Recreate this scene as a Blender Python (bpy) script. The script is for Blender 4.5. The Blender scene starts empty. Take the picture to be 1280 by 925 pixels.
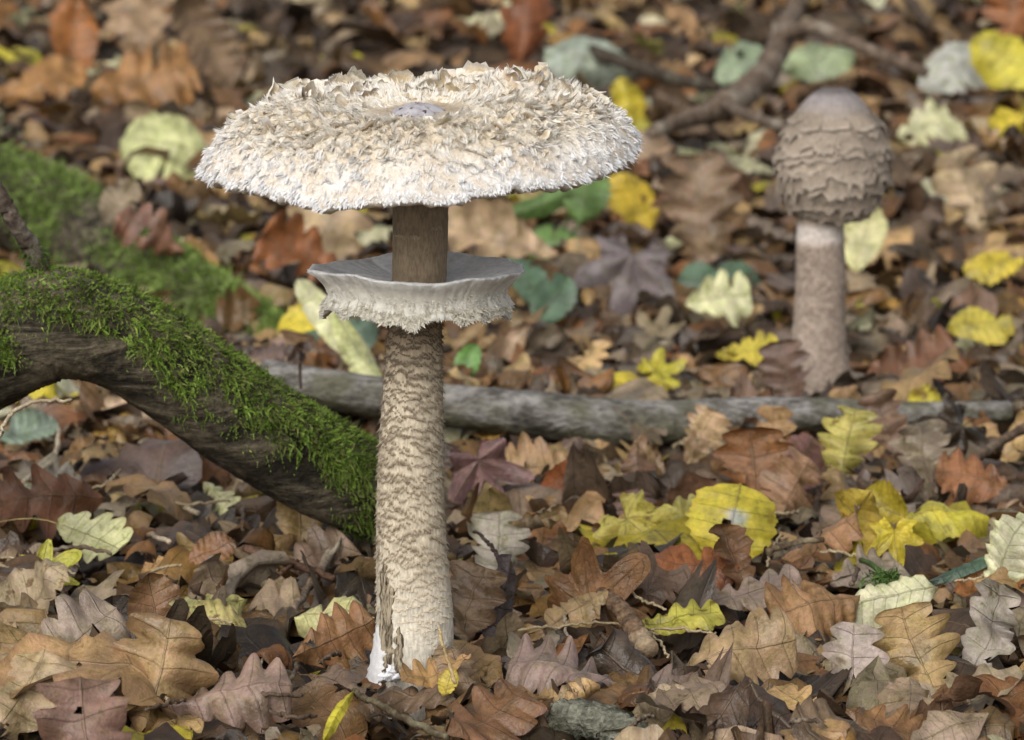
import bpy, math, random
import numpy as np
from mathutils import Vector, Matrix

rad = math.radians
scene = bpy.context.scene
COL = scene.collection
# ---------------------------------------------------------------- camera
CAM = np.array([0.045, -1.57, 0.40]); PITCH = 9.25; FPX = 4400.0
cam_d = bpy.data.cameras.new('camera'); cam = bpy.data.objects.new('camera', cam_d); COL.objects.link(cam)
cam.location = CAM; cam.rotation_euler = (rad(90 - PITCH), 0, 0)
cam_d.sensor_width = 36.0; cam_d.lens = 36.0 * FPX / 1280.0; cam_d.clip_start = 0.05; cam_d.clip_end = 300
cam_d.dof.use_dof = True; cam_d.dof.focus_distance = 1.60; cam_d.dof.aperture_fstop = 19.0; cam_d.dof.aperture_blades = 0
scene.camera = cam
# ---------------------------------------------------------------- sky and sun (overcast)
world = bpy.data.worlds.new('World'); scene.world = world; world.use_nodes = True
wn = world.node_tree; wn.nodes.clear()
w_out = wn.nodes.new('ShaderNodeOutputWorld'); w_bg = wn.nodes.new('ShaderNodeBackground'); w_sky = wn.nodes.new('ShaderNodeTexSky')
w_hs = wn.nodes.new('ShaderNodeHueSaturation')
SUN_EL, SUN_AZ = 40.0, 203.0      # azimuth from +Y clockwise: behind the camera, a little to the left
w_sky.sky_type = 'NISHITA'; w_sky.sun_disc = False; w_sky.sun_elevation = rad(SUN_EL); w_sky.sun_rotation = rad(SUN_AZ)
w_sky.air_density = 1.0; w_sky.dust_density = 4.0
w_hs.inputs['Saturation'].default_value = 0.30
w_bg.inputs['Strength'].default_value = 0.13
wn.links.new(w_sky.outputs[0], w_hs.inputs['Color']); wn.links.new(w_hs.outputs[0], w_bg.inputs[0]); wn.links.new(w_bg.outputs[0], w_out.inputs[0])
sun_d = bpy.data.lights.new('sun', 'SUN'); sun = bpy.data.objects.new('sun', sun_d); COL.objects.link(sun)
sun_d.energy = 1.5; sun_d.angle = rad(60); sun_d.color = (1.0, 0.965, 0.91)
_az, _el = rad(SUN_AZ), rad(SUN_EL)
_to = Vector((math.sin(_az) * math.cos(_el), math.cos(_az) * math.cos(_el), math.sin(_el)))
sun.rotation_euler = _to.to_track_quat('Z', 'Y').to_euler(); sun.location = (0, 0, 5)
vs = scene.view_settings; vs.view_transform = 'Standard'; vs.look = 'None'; vs.gamma = 1.0; vs.use_curve_mapping = False
vs.exposure = 0.15
scene.render.engine = 'CYCLES'; scene.cycles.max_bounces = 4; scene.cycles.diffuse_bounces = 3; scene.cycles.glossy_bounces = 2; scene.cycles.transmission_bounces = 3
scene.cycles.use_denoising = True

# ---------------------------------------------------------------- helpers
_cp, _sp = math.cos(rad(PITCH)), math.sin(rad(PITCH))
FWD = np.array([0, _cp, -_sp]); UPV = np.array([0, _sp, _cp]); RGT = np.array([1.0, 0, 0])
RNG = np.random.default_rng(11)

def vdir(px, py):
    d = RGT * ((px - 640) / FPX) + UPV * ((462.5 - py) / FPX) + FWD
    return d / np.linalg.norm(d)
def atY(px, py, Y):
    d = vdir(px, py); return CAM + d * ((Y - CAM[1]) / d[1])
def project(p):
    q = np.asarray(p) - CAM; z = q @ FWD
    return 640 + FPX * (q @ RGT) / z, 462.5 - FPX * (q @ UPV) / z
def mpp(Y):                      # metres per photo pixel at depth Y
    return (Y - CAM[1]) / FPX
def smooth(a, b, x):
    t = np.clip((np.asarray(x, float) - a) / (b - a), 0, 1); return t * t * (3 - 2 * t)
_gp = np.random.default_rng(3).uniform(0, 6.28, (10, 2)); _gf = np.random.default_rng(4).normal(0, 1, (10, 2))
def gz(x, y):
    """surface of the leaf litter"""
    x = np.asarray(x, float); y = np.asarray(y, float); h = 0 * x
    for k in range(10):
        f = _gf[k] * (5 if k < 5 else 14); h = h + (0.0045 if k < 5 else 0.0022) * np.sin(f[0] * x + f[1] * y + _gp[k, 0])
    h = h * smooth(0.0, 0.12, np.hypot(x, y + 0.02)) + 0.0
    u = np.clip(y - 0.95, 0, None)
    return h + 0.055 * u * smooth(0, 0.9, u) + 0.02 * np.clip(y - 2.2, 0, 6) * (y < 9) + (y >= 9) * 0.12
def onground(px, py, lift=0.0):
    d = vdir(px, py); q = np.linspace(0.9, 12, 1400); P = CAM + q[:, None] * d
    below = P[:, 2] < gz(P[:, 0], P[:, 1]) + lift; i = int(np.argmax(below)) if below.any() else 600
    return P[i]
def srgb(r, g, b):
    f = lambda c: ((c / 255 + 0.055) / 1.055) ** 2.4 if c > 10 else c / 255 / 12.92
    return np.array([f(r), f(g), f(b)])

def mkmesh(name, V, F, col=None, uv=None, shade=True):
    """V (n,3); F list of int arrays (m,k); col per-vertex rgb; uv per-vertex"""
    V = np.ascontiguousarray(V, np.float32); F = [np.asarray(f, np.int32) for f in (F if isinstance(F, list) else [F]) if len(f)]
    me = bpy.data.meshes.new(name); me.vertices.add(len(V)); me.vertices.foreach_set('co', V.ravel())
    li = np.concatenate([f.ravel() for f in F]); sizes = np.concatenate([np.full(len(f), f.shape[1], np.int32) for f in F])
    me.loops.add(len(li)); me.loops.foreach_set('vertex_index', li)
    me.polygons.add(len(sizes)); st = np.concatenate([[0], np.cumsum(sizes)[:-1]]).astype(np.int32)
    me.polygons.foreach_set('loop_start', st)
    me.polygons.foreach_set('use_smooth', np.full(len(sizes), shade, bool))
    c = np.ones((len(V), 4), np.float32)
    if col is not None: c[:, :3] = col
    a = me.color_attributes.new('Col', 'FLOAT_COLOR', 'POINT'); a.data.foreach_set('color', c.ravel())
    if uv is not None:
        u = me.uv_layers.new(name='UVMap'); u.data.foreach_set('uv', np.ascontiguousarray(uv[li], np.float32).ravel())
    me.update(calc_edges=True); me.validate()
    return me
def link(name, me, mat=None, parent=None, loc=(0, 0, 0)):
    o = bpy.data.objects.new(name, me); COL.objects.link(o); o.location = loc
    if parent is not None: o.parent = parent
    if mat is not None and me is not None and not me.materials: me.materials.append(mat)
    return o
def tag(o, label=None, cat=None, group=None, kind=None):
    if label: o['label'] = label
    if cat: o['category'] = cat
    if group: o['group'] = group
    if kind: o['kind'] = kind
    return o
def empty(name, loc):
    o = bpy.data.objects.new(name, None); COL.objects.link(o); o.location = loc; o.empty_display_size = 0.02; return o

def grid_faces(n, m, wrap=False):
    """n rows of m vertices"""
    i = np.arange(n - 1)[:, None]; j = np.arange(m if wrap else m - 1)[None, :]; k = (j + 1) % m
    return np.stack([i * m + j, i * m + k, (i + 1) * m + k, (i + 1) * m + j], -1).reshape(-1, 4)
def catmull(P, n):
    P = np.asarray(P, float); Q = np.vstack([2 * P[0] - P[1], P, 2 * P[-1] - P[-2]]); out = []
    t = np.linspace(0, len(P) - 1, n)
    for u in t:
        i = min(int(u), len(P) - 2); f = u - i; a, b, c, d = Q[i:i + 4]
        out.append(0.5 * (2 * b + (c - a) * f + (2 * a - 5 * b + 4 * c - d) * f * f + (3 * b - a - 3 * c + d) * f ** 3))
    return np.array(out)
def tube(C, R, k=8, bump=0.0, rng=RNG, caps=True):
    """tube along centre line C with radii R"""
    C = np.asarray(C, float); n = len(C); R = np.broadcast_to(np.asarray(R, float), n)
    T = np.gradient(C, axis=0); T /= np.linalg.norm(T, axis=1)[:, None] + 1e-12
    ref = np.array([0, 0, 1.0]) if abs(T[:, 2]).mean() < 0.8 else np.array([0, 1.0, 0])
    A = np.cross(T, ref); A /= np.linalg.norm(A, axis=1)[:, None]; B = np.cross(A, T)
    th = np.linspace(0, 2 * math.pi, k, endpoint=False)
    rr = R[:, None] * (1 + bump * rng.normal(0, 1, (n, k)))
    V = C[:, None] + rr[..., None] * (A[:, None] * np.cos(th)[None, :, None] + B[:, None] * np.sin(th)[None, :, None])
    V = V.reshape(-1, 3); F = [grid_faces(n, k, True)]
    if caps:
        V = np.vstack([V, C[0], C[-1]]); j = np.arange(k); a = n * k
        F.append(np.stack([np.full(k, a), (j + 1) % k, j], 1)); F.append(np.stack([np.full(k, a + 1), (n - 1) * k + j, (n - 1) * k + (j + 1) % k], 1))
    return V, F
def merge(items):
    Vs, Fs, Cs, o = [], {}, [], 0
    for it in items:
        V, F = it[0], it[1]; Vs.append(V); Cs.append(it[2] if len(it) > 2 else np.ones((len(V), 3)))
        for f in (F if isinstance(F, list) else [F]): Fs.setdefault(f.shape[1], []).append(np.asarray(f) + o)
        o += len(V)
    return np.vstack(Vs), [np.vstack(f) for f in Fs.values()], np.vstack(Cs)
def norm(v): return v / (np.linalg.norm(v, axis=-1, keepdims=True) + 1e-12)

def blades(base, vec, droop, side, width, nseg=3, colb=(1, 1, 1), colt=(1, 1, 1), cpow=1.0, blunt=False):
    """many tapered curved ribbons: base (n,3), vec (n,3) whole length, droop (n,3) added with t^2, side (n,3) unit, width (n,)"""
    n = len(base); ts = np.linspace(0, 1, nseg + 1); rows = []; cols = []
    colb = np.broadcast_to(colb, (n, 3)); colt = np.broadcast_to(colt, (n, 3))
    for k, t in enumerate(ts):
        c = base + vec * t + droop * t * t; w = ((width * (.5 - .22 * t)) if blunt else (width * (1 - t) ** 0.7 * 0.5 if k < nseg else width * 0.04))[:, None] * side
        rows += [c - w, c + w]; cc = colb * (1 - t ** cpow) + colt * t ** cpow; cols += [cc, cc]
    V = np.stack(rows, 1).reshape(-1, 3); C = np.stack(cols, 1).reshape(-1, 3); m = 2 * (nseg + 1)
    f = grid_faces(nseg + 1, 2)[:, [0, 1, 2, 3]]
    return V, (np.arange(n)[:, None, None] * m + f[None]).reshape(-1, 4), C

# ---------------------------------------------------------------- materials
class NT:
    def __init__(s, name):
        s.m = bpy.data.materials.new(name); s.m.use_nodes = True; s.t = s.m.node_tree; s.t.nodes.clear()
        s.out = s.t.nodes.new('ShaderNodeOutputMaterial')
    def n(s, typ, **kw):
        nd = s.t.nodes.new('ShaderNode' + typ)
        for k, v in kw.items(): setattr(nd, k, v)
        return nd
    def put(s, sock, v):
        if hasattr(v, 'is_output'): s.t.links.new(v, sock)
        elif isinstance(v, (tuple, list, np.ndarray)) and len(v) == 3 and sock.type == 'RGBA': sock.default_value = (*v, 1)
        else: sock.default_value = v
    def math(s, op, a, b=0.0, c=0.0, clamp=False):
        nd = s.n('Math', operation=op, use_clamp=clamp)
        for i, v in enumerate((a, b, c)): s.put(nd.inputs[i], v)
        return nd.outputs[0]
    def mix(s, f, a, b, mode='MIX'):
        nd = s.n('MixRGB', blend_type=mode); s.put(nd.inputs[0], f); s.put(nd.inputs[1], a); s.put(nd.inputs[2], b); return nd.outputs[0]
    def mapr(s, v, a, b, c=0.0, d=1.0, typ='SMOOTHSTEP'):
        nd = s.n('MapRange', interpolation_type=typ)
        for i, x in enumerate((v, a, b, c, d)): s.put(nd.inputs[i], x)
        return nd.outputs[0]
    def noise(s, scale, detail=3, rough=0.55, vec=None, dist=0.0):
        nd = s.n('TexNoise'); nd.inputs['Scale'].default_value = scale; nd.inputs['Detail'].default_value = detail
        nd.inputs['Roughness'].default_value = rough; nd.inputs['Distortion'].default_value = dist
        if vec is not None: s.t.links.new(vec, nd.inputs['Vector'])
        return nd.outputs[0]
    def vor(s, scale, vec=None, feature='F1', out=0):
        nd = s.n('TexVoronoi', feature=feature); nd.inputs['Scale'].default_value = scale
        if vec is not None: s.t.links.new(vec, nd.inputs['Vector'])
        return nd.outputs[out]
    def pos(s): return s.n('NewGeometry').outputs['Position']
    def stretch(s, v, sc):
        nd = s.n('Mapping'); s.put(nd.inputs['Vector'], v); nd.inputs['Scale'].default_value = sc; return nd.outputs[0]
    def scale_col(s, c, f):
        nd = s.n('VectorMath', operation='SCALE'); s.put(nd.inputs[0], c); s.put(nd.inputs['Scale'], f); return nd.outputs[0]
    def vcol(s):
        a = s.n('Attribute', attribute_name='Col'); o = s.n('ObjectInfo')
        return s.mix(1.0, a.outputs['Color'], o.outputs['Color'], 'MULTIPLY')
    def finish(s, color, rough=0.6, spec=0.3, height=None, dist=0.001, strength=0.6, transl=0.0, sss=0.0, sheen=0.0):
        b = s.n('BsdfPrincipled'); s.put(b.inputs['Base Color'], color); s.put(b.inputs['Roughness'], rough)
        b.inputs['Specular IOR Level'].default_value = spec
        if sheen: b.inputs['Sheen Weight'].default_value = sheen
        if sss:
            b.inputs['Subsurface Weight'].default_value = sss; b.inputs['Subsurface Radius'].default_value = (0.004, 0.003, 0.002); b.inputs['Subsurface Scale'].default_value = 1.0
        if height is not None:
            bp = s.n('Bump'); bp.inputs['Distance'].default_value = dist; bp.inputs['Strength'].default_value = strength
            s.put(bp.inputs['Height'], height); s.t.links.new(bp.outputs[0], b.inputs['Normal'])
        sh = b.outputs[0]
        if transl:
            tr = s.n('BsdfTranslucent'); s.put(tr.inputs[0], color); mx = s.n('MixShader'); mx.inputs[0].default_value = transl
            s.t.links.new(sh, mx.inputs[1]); s.t.links.new(tr.outputs[0], mx.inputs[2]); sh = mx.outputs[0]
        s.t.links.new(sh, s.out.inputs[0]); return s.m

def mat_leaf(name, mottle=0.5, rough=0.5):
    k = NT(name); p = k.pos(); uv = k.n('UVMap'); sep = k.n('SeparateXYZ'); k.t.links.new(uv.outputs[0], sep.inputs[0])
    u, v = sep.outputs[0], sep.outputs[1]
    base = k.vcol()
    n1 = k.noise(45, 2, 0.6, p); n2 = k.noise(380, 2, 0.7, p); n3 = k.noise(105, 3, 0.7, p)
    c = k.scale_col(base, k.mapr(n1, 0.3, 0.7, 0.66, 1.28))
    c = k.scale_col(c, k.mapr(n2, 0.3, 0.7, 0.84, 1.12))
    c = k.mix(k.mapr(n3, .42, .6), c, k.mix(1.0, c, (.90, .965, .82), 'MULTIPLY'))
    dark = k.mix(1.0, c, (0.42, 0.30, 0.24), 'MULTIPLY')
    c = k.mix(k.math('MULTIPLY', k.mapr(n3, 0.56, 0.68), mottle), c, dark)
    edge = k.math('MULTIPLY', k.mapr(k.math('ADD', u, k.math('MULTIPLY', n2, 0.35)), 0.98, 1.25), 0.45)
    c = k.mix(edge, c, dark)
    main = k.mapr(u, 0.012, 0.05, 1.0, 0.0)
    dv = k.math('ABSOLUTE', k.math('SUBTRACT', k.math('FRACT', k.math('ADD', v, 0.5)), 0.5))
    sec = k.math('MULTIPLY', k.mapr(dv, 0.008, 0.04, 1.0, 0.0), k.mapr(u, 0.75, 1.0, 1.0, 0.1))
    c = k.mix(k.math('MULTIPLY', sec, 0.38), c, k.scale_col(c, 0.55))
    c = k.mix(k.math('MULTIPLY', main, 0.5), c, k.mix(0.5, k.scale_col(c, 0.6), (0.30, 0.22, 0.13)))
    bf = k.n('NewGeometry').outputs['Backfacing']
    g = k.n('HueSaturation'); g.inputs['Saturation'].default_value = 0.72; g.inputs['Value'].default_value = 1.12; k.put(g.inputs['Color'], c)
    c = k.mix(k.math('MULTIPLY', bf, 0.8), c, g.outputs[0])
    h = k.math('ADD', k.math('ADD', k.math('MULTIPLY', main, 0.8), k.math('MULTIPLY', sec, 0.5)), k.math('MULTIPLY', n2, 1.0))
    return k.finish(c, k.mapr(n1, 0.3, 0.7, rough - 0.1, rough + 0.14), 0.5, h, 0.0009, 0.8, transl=0.09)
M_LEAF = mat_leaf('leaf_blade', 0.6, 0.46); M_LEAF_MOTTLED = mat_leaf('leaf_blade_mottled', 1.0, 0.46); M_LEAF_CLEAN = mat_leaf('leaf_blade_clean', 0.55, 0.44)

def mat_wood(name, cols, scale, stretchv, bump=0.002, rough=0.8):
    k = NT(name); p = k.pos(); ps = k.stretch(p, stretchv); base = k.vcol()
    n1 = k.noise(scale, 5, 0.65, ps); n2 = k.noise(scale * 0.25, 3, 0.6, p); n3 = k.noise(scale * 4, 4, 0.6, ps)
    c = k.mix(k.mapr(n1, 0.3, 0.7), cols[0], cols[1]); c = k.mix(k.mapr(n2, 0.48, 0.68), c, cols[2])
    c = k.mix(1.0, c, base, 'MULTIPLY'); c = k.scale_col(c, k.mapr(n3, 0.3, 0.7, 0.7, 1.25))
    h = k.math('ADD', k.math('MULTIPLY', n1, 1.0), k.math('MULTIPLY', n3, 0.5))
    return k.finish(c, rough, 0.25, h, bump, 0.9)
M_TWIG = mat_wood('twig_bark', [(0.05, 0.035, 0.025), (0.13, 0.10, 0.075), (0.18, 0.16, 0.13)], 120, (1, 1, 1), 0.0008)
M_STRAW = mat_wood('dry_stalk', [(0.36, 0.30, 0.2), (0.48, 0.4, 0.28), (0.3, 0.23, 0.15)], 150, (1, 1, 1), 0.0003, 0.6)

def mat_soil():
    k = NT('forest_soil'); p = k.pos(); n1 = k.noise(14, 6, 0.7, p); n2 = k.noise(90, 5, 0.7, p); v = k.vor(24, p, 'F1', 1)
    sp = k.n('SeparateXYZ'); k.t.links.new(v, sp.inputs[0])
    c = k.mix(k.mapr(n1, 0.35, 0.65), (0.022, 0.015, 0.010), (0.07, 0.045, 0.027)); c = k.mix(k.math('MULTIPLY', sp.outputs[0], .8), c, (.13, .085, .05)); c = k.scale_col(c, k.mapr(n2, 0.3, 0.7, 0.6, 1.4))
    return k.finish(c, 0.9, 0.15, k.math('ADD', n1, k.math('MULTIPLY', n2, 0.5)), 0.02, 0.9)
M_SOIL = mat_soil()

# ---------------------------------------------------------------- ground
def build_ground():
    ys = np.concatenate([np.linspace(-60, -1.0, 14), np.linspace(-0.9, 5, 120), np.linspace(5.2, 9.5, 24), np.linspace(11, 90, 14)])
    xs = np.concatenate([np.linspace(-70, -2.2, 14), np.linspace(-2.1, 2.1, 90), np.linspace(2.2, 70, 14)])
    X, Y = np.meshgrid(xs, ys); Z = gz(X, Y) - 0.032 + 0.006 * np.sin(X * 31 + 3 * np.sin(Y * 17)) * np.sin(Y * 37)
    far = (Y > 9) * 0.0; V = np.stack([X, Y, Z + far], -1).reshape(-1, 3)
    o = link('ground', mkmesh('ground', V, grid_faces(len(ys), len(xs))), M_SOIL); o['kind'] = 'structure'; return o
ground = build_ground()

# ---------------------------------------------------------------- leaves: outline grids
def lf_outline(kind, rng, nl, nw):
    """flat leaf, base at y=0, tip near y=1: V (n,3), faces, uv (|s|, vein index)"""
    if kind in ('maple', 'ivy'):
        lob = [(0, 1.0), (0.92, 0.88), (-0.92, 0.86), (1.85, 0.58), (-1.85, 0.56)] if kind == 'maple' else [(0, 1.0), (0.95, 0.75), (-0.95, 0.75), (1.9, 0.55), (-1.9, 0.55)]
        nth = max(41, nl * 2 + 1); th = np.linspace(-2.75, 2.75, nth); r = np.full(nth, 0.42 if kind == 'maple' else 0.5); near = np.full(nth, 9.0)
        sharp = 3.2 if kind == 'maple' else 2.0
        for a, L in lob:
            a2 = a + rng.normal(0, 0.05); L2 = L * rng.uniform(0.9, 1.08); d = np.abs(th - a2)
            r = np.maximum(r, L2 * np.clip(1 - (d / (0.60 if kind == 'maple' else 0.75)) ** 1.15, 0, 1) ** (0.8 if kind == 'maple' else 0.55) + 0.0)
            near = np.minimum(near, d)
        r = np.maximum(r, 0.30 + 0.06 * np.cos(th)); 
        if kind == 'maple': r = r * (1 + 0.10 * np.abs(((th * 2.9 + rng.uniform(0, 1)) % 1) - 0.5) * 2 - 0.05)
        r[0] = r[-1] = 0.12
        rho = np.linspace(0.0, 1, nw + 1)
        x = rho[:, None] * r * np.sin(th); y = rho[:, None] * r * np.cos(th)
        V = np.stack([x, y, 0 * x], -1).reshape(-1, 3); V[:, 1] = (V[:, 1] + 0.35) / 1.35
        V[:, 0] /= 1.35
        u = np.abs(np.sin(np.minimum(near, 1.5)))[None] * rho[:, None] * 2.2; vv = (rho[:, None] * 4 + np.minimum(near, 0.5)[None] * 1.5 + 0.3)
        return V, grid_faces(nw + 1, nth), np.stack([np.clip(u, 0, 1), vv], -1).reshape(-1, 2)
    t = np.linspace(0, 1, nl); s = np.linspace(-1, 1, 2 * (nw // 2) + 1)
    if kind == 'oak':
        n = rng.choice([4, 5, 5]); dep = rng.uniform(0.36, 0.60); W = rng.uniform(0.29, 0.38); sl = rng.uniform(0.25, 0.5)
        env = (t ** 0.8) * (1 - t) ** 0.42; env = env / env.max() * W + 0.015 * (1 - t)
        def wf(ph, j): 
            c = 1 - np.abs(np.sin(math.pi * (t ** 0.9 * n + ph + 0.05 * np.sin(7 * t + 9 * ph)))) ** 0.55; return env * (1 + 0.07 * np.sin(9 * t + 40 * ph)) * (1 - dep * c * smooth(0.02, 0.2, t) * (1 - 0.5 * smooth(0.8, 1, t)))
        phs = (rng.uniform(-0.12, 0.12), rng.uniform(-0.12, 0.12)); wL, wR = wf(phs[0], 0), wf(phs[1], 1)
        vL, vR = t ** 0.9 * n + phs[0] - 0.5, t ** 0.9 * n + phs[1] - 0.5
    elif kind in ('beech', 'round', 'lance', 'strap'):
        W = {'beech': rng.uniform(0.27, 0.36), 'round': 0.46, 'lance': 0.075, 'strap': 0.12}[kind]; sl = {'beech': 0.5, 'round': 0.25, 'lance': 0.3, 'strap': 0.4}[kind]
        env = {'beech': t ** 0.62 * (1 - t) ** 0.72, 'round': t ** 0.45 * (1 - t) ** 0.42, 'lance': t ** 0.5 * (1 - t) ** 0.6, 'strap': t ** 0.45 * (1 - t) ** 0.5}[kind]; env = env / env.max() * W
        nt = 13 if kind != 'round' else 9; ser = 0.10 if kind == 'beech' else 0.05
        wL = env * (1 + ser * (((t * nt) % 1) - 0.5)); wR = env * (1 + ser * (((t * nt + 0.3) % 1) - 0.5))
        nv = 8 if kind == 'beech' else 5; vL = vR = t * nv
    def tear(w):
        w = w * (1 + .05 * np.interp(t, np.linspace(0, 1, 24), rng.normal(0, 1, 24)))
        if kind not in ('lance', 'round') and rng.random() < .45: t0 = rng.uniform(.25, .9); w = w * (1 - rng.uniform(.3, .75) * np.exp(-((t - t0) / rng.uniform(.02, .06)) ** 2))
        return w
    wL, wR = tear(wL), tear(wR)
    S = s[None, :]; w = np.where(S < 0, wL[:, None], wR[:, None]); v = np.where(S < 0, vL[:, None], vR[:, None]) + 0 * S
    ca, sa = math.cos(sl), math.sin(sl)
    x = S * w * ca / 0.85; y = t[:, None] + np.abs(S) * w * sa * (1 - 0.3 * np.abs(S))
    y = y / y.max()
    mid = 0.03 * np.sin(t * 3 + rng.uniform(0, 6))[:, None]
    V = np.stack([x + mid, y, 0 * x], -1).reshape(-1, 3)
    return V, grid_faces(nl, len(s)), np.stack([np.abs(S) + 0 * w, v], -1).reshape(-1, 2)

def arc(a, z, k):
    if abs(k) < 1e-4: return a, z
    R = 1 / k; return (R - z) * np.sin(a * k), R - (R - z) * np.cos(a * k)
def leaf_mesh(kind, rng, nl=18, nw=4, roll=0.0, bend=0.0, wrinkle=1.0, twist=0.0):
    V, F, uv = lf_outline(kind, rng, nl, nw); V = V.copy(); V[:, 1] -= 0.5
    x, y = V[:, 0].copy(), V[:, 1].copy(); u = uv[:, 0]; z = np.zeros(len(V))
    z += 0.07 * rng.uniform(0.3, 1.4) * u * rng.choice([-1, -1, -1, 1])                              # fold along the midrib
    z += 0.016 * min(wrinkle, 1.8) * np.cos(2 * math.pi * uv[:, 1]) * np.clip(u, 0, 1) * rng.choice([-1, 1])
    for q in range(4):
        f = rng.normal(0, 1, 2) * (5 if q < 2 else 10); z += wrinkle * (0.024 if q < 2 else 0.012) * np.sin(f[0] * x + f[1] * y + rng.uniform(0, 6.3))
    z += 0.016 * wrinkle * rng.uniform(-1.2, 1) * u ** 4 * np.cos(2 * math.pi * (uv[:, 1] + rng.uniform(-.2, .2)))
    for q in range(rng.integers(1, 5)):
        ph = rng.uniform(0, math.pi); dd = x * math.cos(ph) + y * math.sin(ph) - rng.uniform(-.3, .3); z += wrinkle * rng.normal(0, .13) * (np.sqrt(dd * dd + .0009))
    z += wrinkle * .008 * np.sin(19 * x + 7 * np.sin(5 * y) + rng.uniform(0, 6)) * np.sin(15 * y + rng.uniform(0, 6))
    e = rng.uniform(-0.14, 0.06) * min(wrinkle, 1.6); z += e * u ** 3 * (0.6 + 0.8 * np.sin(y * rng.uniform(3, 9) + rng.uniform(0, 6)))
    x, z = arc(x, z, roll); y, z = arc(y, z, bend)
    if twist: 
        c, s_ = np.cos(twist * y), np.sin(twist * y); x, z = c * x - s_ * z, s_ * x + c * z
    return np.stack([x, y, z], -1), F, uv
def stalk_mesh(V, uv, kind, rng, length=0.2, r=0.008):
    i = np.argmin(np.abs(V[:, 1] - V[:, 1].min()) + (uv[:, 0] > 0.05) * 0.05) if kind not in ('maple', 'ivy') else 0
    b = V[i] if kind not in ('maple', 'ivy') else V[0]
    C = np.stack([np.zeros(6), -np.linspace(-0.03, length, 6), 0.10 * rng.normal() * np.linspace(0, length, 6) ** 1.3 * 3], 1); C[:, 0] += rng.normal(0, 0.5) * np.linspace(0, length, 6) ** 2 * 2
    return tube(C + b, np.linspace(r * 1.2, r * 0.9, 6), 5)
def frame_from(n, tipdir):
    n = n / np.linalg.norm(n); y = tipdir - n * (tipdir @ n); y = y / np.linalg.norm(y); return np.stack([np.cross(y, n), y, n], 1)

PAL = {'tan': (182, 148, 104), 'brown': (132, 98, 62), 'rust brown': (142, 96, 56), 'dark brown': (86, 66, 48), 'grey brown': (158, 138, 114),
       'mauve brown': (120, 98, 86), 'yellow': (200, 182, 60), 'cream': (214, 206, 168), 'ochre': (178, 136, 72)}
GAP_SHADE = [(74, 56, 42), (60, 47, 37), (92, 68, 46), (80, 66, 54)]          # dark tones for buried leaves, painting shade into the litter gaps
def pick_col(rng, far=False):
    k = rng.choice(list(PAL), p=[0.20, 0.22, 0.11, 0.20, 0.14, 0.07, 0.015, 0.015, 0.03] if not far else [0.21, 0.21, 0.12, 0.17, 0.12, 0.07, 0.03, 0.04, 0.03])
    c = srgb(*PAL[k]) * rng.uniform(0.40, 1.02) * rng.normal(1, 0.03, 3); return k, np.clip(c, 0.01, 0.85)

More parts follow.
